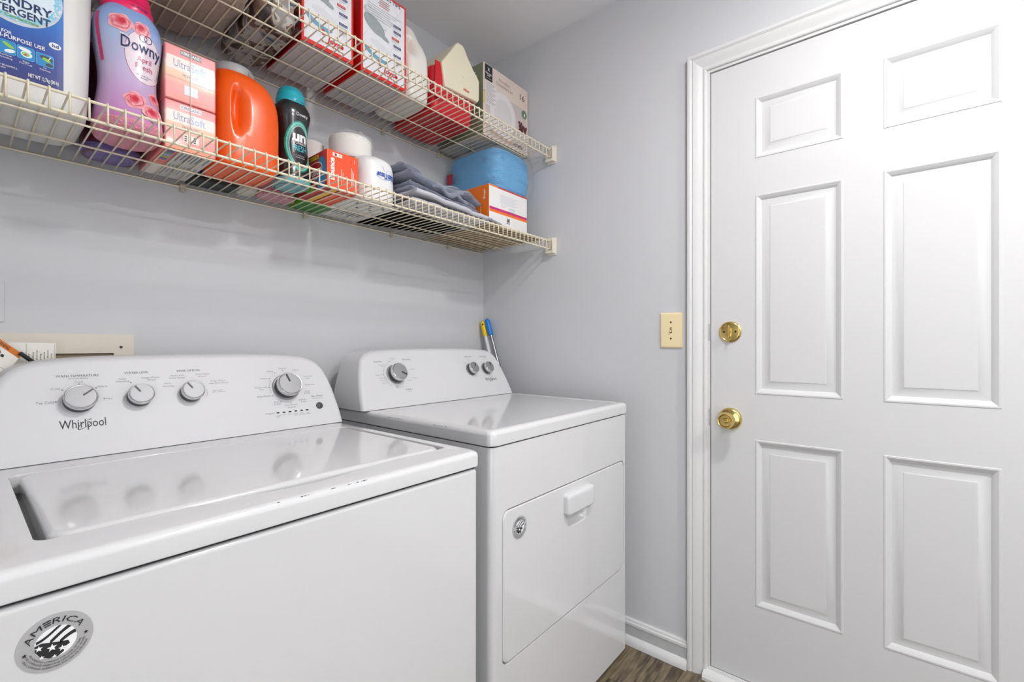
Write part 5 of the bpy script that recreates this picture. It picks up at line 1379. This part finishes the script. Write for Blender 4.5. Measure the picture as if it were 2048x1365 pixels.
# -------- red cooler with cream tent lid
M_COOL = mat('cooler_red', S(206, 16, 34), 0.32, coat=0.2)
M_CREAM = mat('cream_plastic', S(238, 230, 202), 0.42, bump=0.15, bscale=120)
ck = thing('cooler', (1.180, 1.375, D2), 'small red cooler with a cream tent-shaped lid on the upper shelf', 'cooler')
L = []
for z, x0, x1, y0, y1, r in ((D2 + 0.0004, 1.090, 1.270, 1.262, 1.488, 0.018), (D2 + 0.008, 1.083, 1.277, 1.255, 1.495, 0.022), (2.060, 1.076, 1.287, 1.247, 1.502, 0.022), (2.112, 1.073, 1.290, 1.245, 1.505, 0.022), (2.118, 1.077, 1.286, 1.249, 1.501, 0.020)):
    L.append([(x, y, z) for x, y in rrect(x0, x1, y0, y1, r, 5)])
MB().loops(L).build('body', M_COOL, ck, None, 40)
prof = [(1.116, 2.048), (1.286, 2.058), (1.2935, 2.070), (1.2945, 2.140), (1.288, 2.150), (1.262, 2.172), (1.232, 2.206), (1.214, 2.232), (1.206, 2.2385), (1.182, 2.2385), (1.174, 2.233), (1.140, 2.184), (1.104, 2.134), (1.101, 2.126)]
L = []
for y, q in ((1.2330, 0.006), (1.2310, 0.010), (1.2300, 0.014)):
    pass
cxp, czp = 1.195, 2.13
L = [[(x + (cxp - x) * q / 0.1, y, z + (czp - z) * q / 0.1) for x, z in prof] for y, q in ((1.2315, 0.004), (1.2330, 0.0015), (1.2365, 0.0), (1.2448, 0.0))]
lid = MB(); lid.loops(L)
top = [p_ for p_ in prof if p_[1] > 2.119] + [(1.101, 2.1205), (1.294, 2.1205)]
tops = [(1.294, 2.1205), (1.2945, 2.140), (1.288, 2.150), (1.262, 2.172), (1.232, 2.206), (1.214, 2.232), (1.206, 2.2385), (1.182, 2.2385), (1.174, 2.233), (1.140, 2.184), (1.104, 2.134), (1.085, 2.1205)]
lid.loops([[(x, y, z) for x, z in tops] for y in (1.2446, 1.500)])
lid.loops([[(x + (cxp - x) * q / 0.1, y, z + (czp - z) * q / 0.1) for x, z in prof] for y, q in ((1.5060, 0.0), (1.512, 0.0), (1.514, 0.003))])
lid.build('lid', M_CREAM, ck, None, 30)
MB().lathe([(0, 0), (0.0075, 0), (0.0075, 0.002), (0.005, 0.003), (0, 0.0032)], (1.208, 1.2318, 2.128), (0, -1, 0), 20).build('hinge_pin', M_CREAM, ck, None, 40)
MB().box(1.078, 1.112, 1.2385, 1.2450, 2.00, 2.130, 0.003).build('side_strip', M_COOL, ck, None, 40)
pr = Print(plane_y(1.2315)); pr.text('logo_red', 'Igloo', 1.208, 2.0725, 0.030, 0.0115, 0.03, 0.2, 2); pr.build(ck, {'logo_red': 'brand_lettering'})

# -------- dinnerware box
M_PINKC = mat('blush_card', S(226, 208, 196), 0.45)
mat('sage_card', S(128, 138, 112), 0.5); mat('plate_white', S(228, 222, 222), 0.4); mat('plate_inner', S(218, 212, 213), 0.4); mat('mauve_ground', S(206, 194, 192), 0.45); mat('logo_black', S(26, 26, 28), 0.4); mat('badge_green', S(98, 136, 100), 0.4); mat('cherry', S(92, 20, 34), 0.3); mat('cherry_light', S(160, 70, 84), 0.3); mat('sand_print', S(226, 196, 120), 0.45); mat('title_grey', S(150, 146, 140), 0.45); mat('tan_print', S(190, 160, 130), 0.5)
dx = thing('dinnerware_box', (1.4745, 1.37, D2), 'blush dinnerware box with sage green side in the corner of the upper shelf', 'box')
MB().box(1.3310, 1.6190, 1.2460, 1.500, D2 + 0.0004, 2.2465, 0.0012).build('carton', M_PINKC, dx, None, 30)
pr = Print(plane_y(1.2460))
pr.rect('mauve_ground', 1.345, 1.606, D2 + 0.01, 2.155, 1)
pr.ell('plate_white', 1.452, 2.080, 0.082, 0.086, 2, 4, 44); pr.ell('plate_inner', 1.452, 2.080, 0.056, 0.059, 3, 4, 40); pr.ell('plate_white', 1.42, 2.015, 0.085, 0.030, 4, 3, 34, rot=-0.25); pr.ell('plate_inner', 1.425, 2.018, 0.060, 0.018, 5, 3, 30, rot=-0.25)
pr.rect('logo_black', 1.3405, 1.3850, 2.182, 2.2435, 2)
pr.text('white_print', 'X', 1.3555, 2.220, 0.014, 0.013, 0.03, 0, 3); pr.text('white_print', 'Mainstays', 1.3450, 2.207, 0.035, 0.0065, 0.02, 0, 3); pr.text('white_print', 'HOME', 1.3530, 2.199, 0.018, 0.0050, 0.02, 0, 3); pr.text('white_print', 'dining essentials', 1.3470, 2.190, 0.032, 0.0032, 0, 0, 3)
pr.text('title_grey', 'Porcelain', 1.4250, 2.2080, 0.070, 0.0125, 0, 0, 3); pr.text('title_grey', 'Dinnerware Set', 1.4100, 2.1890, 0.105, 0.0125, 0, 0, 3)
pr.text('black_ink', '16', 1.5630, 2.1880, 0.032, 0.026, 0.0, 0, 3)
pr.ell('badge_green', 1.5930, 2.1330, 0.0185, 0.0185, 4, 3, 32); pr.text('white_print', '4', 1.5890, 2.1230, 0.010, 0.015, 0.03, 0, 5)
pr.rect('plate_white', 1.3420, 1.4090, 2.085, 2.178, 6)
for k in range(14): pr.rect('grey_ink', 1.346, 1.404 - 0.010 * (k % 3), 2.171 - 0.006 * k, 2.1725 - 0.006 * k, 7)
pr.rect('sand_print', 1.3320, 1.3420, 2.085, 2.135, 2); pr.rect('tan_print', 1.3320, 1.3420, 2.130, 2.136, 3)
pr.ell('plate_white', 1.585, 2.045, 0.036, 0.018, 5, 3, 28, rot=-0.1)
for k in range(22):
    qx, qz = 1.560 + 0.011 * (k % 5) + random.uniform(-0.003, 0.003), 2.052 + 0.008 * (k // 5) + random.uniform(-0.003, 0.003)
    if qx < 1.612:
        pr.ell('cherry', qx, qz, 0.0062, 0.0062, 6 + k * 0.2, 1, 14); pr.ell('cherry_light', qx - 0.002, qz + 0.002, 0.0016, 0.0014, 6.1 + k * 0.2, 1, 8)
for k in range(5): pr.ell('tan_print', 1.38 + 0.03 * k, 1.985 - 0.002 * k, 0.014, 0.008, 6 + k * 0.1, 1, 14)
pr.text('black_ink', '16 PIECE', 1.52, 1.975, 0.06, 0.012, 0.02, 0, 6)
pr.build(dx, {'plate_white': 'plate_picture', 'white_print': 'front_lettering', 'title_grey': 'front_lettering'})
ps = Print(plane_x(1.3310)); ps.rect('sage_card', -1.4985, -1.2475, D2 + 0.002, 2.245, 1); ps.text('white_print', '16', -1.330, 2.190, 0.050, 0.030, 0.0, 0, 2); ps.build(dx, {'sage_card': 'side_panel', 'white_print': 'side_lettering'})
pb = Print(plane_dn(D2 + 0.0004)); pb.rect('grey_white_card', 1.333, 1.617, 1.30, 1.498, 1)
for k in range(4): pb.line('grey_ink', (1.35 + 0.06 * k, 1.34 + 0.03 * (k % 2)), (1.39 + 0.06 * k, 1.352 + 0.03 * (k % 2)), 0.0012, 2)
pb.build(dx, {'grey_white_card': 'base_flap'})

# ---------------------------------------------------------------- behind the machines
# recessed laundry outlet box in the back wall
M_LBX = mat('cream_box_plastic', S(226, 218, 204), 0.45, bump=0.2, bscale=40)
lb = thing('laundry_outlet_box', (0.165, YB, 0.95), 'cream plastic washer outlet box on the wall behind the washing machine', 'outlet box')
m_ = MB()
outer = [(0.020, 0.952), (0.2945, 0.952), (0.2945, 1.1475), (0.020, 1.1475)]; inner = [(0.064, 0.990), (0.2545, 0.990), (0.2545, 1.1045), (0.064, 1.1045)]
fr = lambda pts, y: [(x, y, z) for x, z in pts]
fill_hole(m_, fr(outer, YB - 0.009), [fr(inner, YB - 0.009)])
m_.loops([fr(outer, YB - 0.0003), fr(outer, YB - 0.009)], False, False); m_.loops([fr(inner, YB - 0.009), fr(inner, YB - 0.0005)], False, False)
link('face_frame', weld(m_.mesh('face_frame')), M_LBX, lb, None, 30)
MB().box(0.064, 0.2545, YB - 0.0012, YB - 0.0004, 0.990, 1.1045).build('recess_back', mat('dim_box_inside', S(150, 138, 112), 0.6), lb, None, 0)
MB().lathe([(0, 0), (0.0032, 0), (0.0032, 0.001), (0, 0.0016)], (0.2685, YB - 0.009, 1.1155), (0, -1, 0), 12).build('screw', M_INK, lb)
MB().box(0.064, 0.2545, YB - 0.0086, YB - 0.0012, 1.1005, 1.1045).build('inner_lip', M_LBX, lb, None, 0)
o = MB().box(0.005, 0.0695, YB - 0.004, YB - 0.0003, 1.172, 1.262, 0.0012).build('cover_plate', M_WALL, None, (0.035, YB, 1.17)); tag(o, 'blank wall plate painted grey above the outlet box', 'plate')

M_PAPER = mat('tag_paper', S(240, 236, 228), 0.6); mat('tag_orange', S(216, 122, 40), 0.5); mat('tag_amber', S(236, 170, 100), 0.5)
def paper_tag(name, c, ux, uz, w, h, label, deco, th=0.0005):
    """card with corner c (top left), unit vectors ux (along width) and uz (down)"""
    c, ux, uz = Vector(c), Vector(ux).normalized(), Vector(uz).normalized(); n = ux.cross(uz).normalized()
    if n.y > 0: n = -n
    mid = c + ux * (w / 2) + uz * h
    t = thing(name, tuple(mid), label, 'tag')
    vs = []; nn = 10
    for k in range(nn + 1):
        q = k / nn; off = n * (0.006 * math.sin(q * PI))
        vs.append((c + ux * (w * q) + off, c + ux * (w * q) + off + uz * h))
    mb = MB(); V = [p for a, b in vs for p in (a, b)]; V2 = [p - n * th for p in V]; m = len(V)
    F = [(2 * k, 2 * k + 1, 2 * k + 3, 2 * k + 2) for k in range(nn)]
    mb.add(V + V2, F + [tuple(m + i for i in reversed(f)) for f in F] + [(2 * k, 2 * k + 2, m + 2 * k + 2, m + 2 * k) for k in range(nn)] + [(2 * k + 1, 2 * k + 3, m + 2 * k + 3, m + 2 * k + 1) for k in range(nn)] + [(0, 1, m + 1, m), (2 * nn, 2 * nn + 1, m + 2 * nn + 1, m + 2 * nn)])
    mb.build('card', M_PAPER, t, None, 40)
    pr = Print(lambda u, v, l: tuple(c + ux * u + uz * (h - v) + n * (0.006 * math.sin(max(0, min(1, u / w)) * PI) + l * 0.6)))
    deco(pr, w, h); pr.build(t, {'black_ink': 'tag_lettering'})
    return t
def deco1(pr, w, h):
    pr.rect('black_ink', 0.002, w - 0.002, h - 0.0024, h - 0.002, 1); pr.rect('black_ink', w - 0.0024, w - 0.002, 0.002, h - 0.002, 1); pr.rect('black_ink', w * 0.36, w * 0.36 + 0.0004, 0.002, h - 0.002, 1)
    for k in range(7):
        st = ['IMPORTANT', 'Read all safety', 'instructions', 'before using', 'this appliance', 'and keep them', 'for reference'][k]
        ub = w * 0.36 + 0.006 + 0.0058 * k
        pr.text('black_ink', st, 0, 0, h * (0.60 + 0.05 * (k % 3)), 0.0026, 0.01, 0, 1, False, lambda u, v: (ub - v, 0.006 + u))
def deco2(pr, w, h):
    pr.rect('tag_orange', 0.0, w, h - 0.011, h, 1, 8); pr.text('black_ink', 'WARNING', w * 0.2, h - 0.0085, w * 0.45, 0.0055, 0.02, 0, 2)
    pr.ell('black_ink', w * 0.42, h * 0.52, 0.0075, 0.0045, 1, 2, 18); pr.arc('black_ink', w * 0.42, h * 0.60, 0.009, 0.009, 0.0022, 0.3, 2.6, 1, 14); pr.ell('black_ink', w * 0.62, h * 0.62, 0.0032, 0.0032, 1, 1, 12)
    pr.rect('black_ink', 0.001, w - 0.001, h * 0.30, h * 0.30 + 0.0005, 1, 8)
    for k in range(3): pr.text('black_ink', ['Tip hazard', 'Use two people', 'to move'][k], w * 0.1, h * 0.21 - 0.0042 * k, w * 0.6, 0.0024, 0.01, 0, 1)
paper_tag('paper_tag', (0.072, 1.462, 1.1275), (1, 0.02, -0.03), (0.0, 0.10, -1), 0.0735, 0.075, 'white instruction tag with rows of text hanging above the washer console', deco1)
paper_tag('paper_tag', (0.046, 1.448, 1.1480), (0.62, 0.02, -0.62), (-0.42, 0.05, -0.72), 0.066, 0.062, 'white warning tag with an orange strip at the left edge of the picture', deco2)
cd = MB().tube([(0.088, 1.4465, 1.104), (0.098, 1.4480, 1.094), (0.110, 1.4500, 1.082), (0.122, 1.460, 1.050), (0.124, 1.480, 0.96), (0.122, 1.492, 0.80), (0.12, 1.495, 0.4), (0.12, 1.49, 0.02)], 0.0042, 10).build('power_cord', M_BLACK, None, (0.12, 1.49, 0.016), 60)
tag(cd, 'black cord running down behind the washer below the paper tags', 'cord')

# two long-handled poles in the corner behind the dryer
def pole(name, top, bot, cap_m, rod_m, r, caplen, label):
    top, bot = Vector(top), Vector(bot); d = (top - bot).normalized()
    t = thing(name, tuple(bot), label, 'pole')
    MB().tube([bot, top - d * caplen], r * 0.82, 14).build('rod', rod_m, t, None, 60)
    MB().tube([top - d * caplen, top - d * (caplen - 0.003), top - d * 0.028, top - d * 0.010, top - d * 0.003, top], [r * 0.98, r * 1.12, r * 1.16, r * 1.12, r * 0.9, r * 0.4], 18).build('grip', cap_m, t, None, 50)
    MB().tube([top - d * 0.034, top - d * 0.031], r * 1.22, 18).build('grip_ring', cap_m, t, None, 40)
    MB().tube([bot, bot + d * 0.03], r * 1.2, 14).build('foot_cap', M_BLACK, t, None, 40)
    return t, d
M_YEL = mat('yellow_plastic', S(250, 212, 16), 0.35); M_BLU = mat('blue_plastic', S(16, 122, 214), 0.35)
t_, d_ = pole('mop_pole', (1.5985, 1.5010, 1.234), (1.5985, 1.1400, 0.002), M_YEL, mat('white_rod', S(226, 226, 232), 0.35), 0.0105, 0.075, 'white pole with a yellow grip leaning in the corner behind the dryer')
MB().lathe([(0, 0.0085), (0.0042, 0.0085), (0.0042, 0.0130), (0, 0.0131)], Vector((1.5985, 1.5010, 1.234)) - d_ * 0.018, (-0.85, -0.5, 0.1), 14).build('hang_hole', M_BRASSD, t_)
pole('broom_pole', (1.6015, 1.4770, 1.244), (1.6015, 1.0500, 0.002), M_BLU, mat('steel_rod', S(150, 152, 158), 0.25, metal=0.9), 0.0105, 0.082, 'steel pole with a blue grip beside the yellow one behind the dryer')
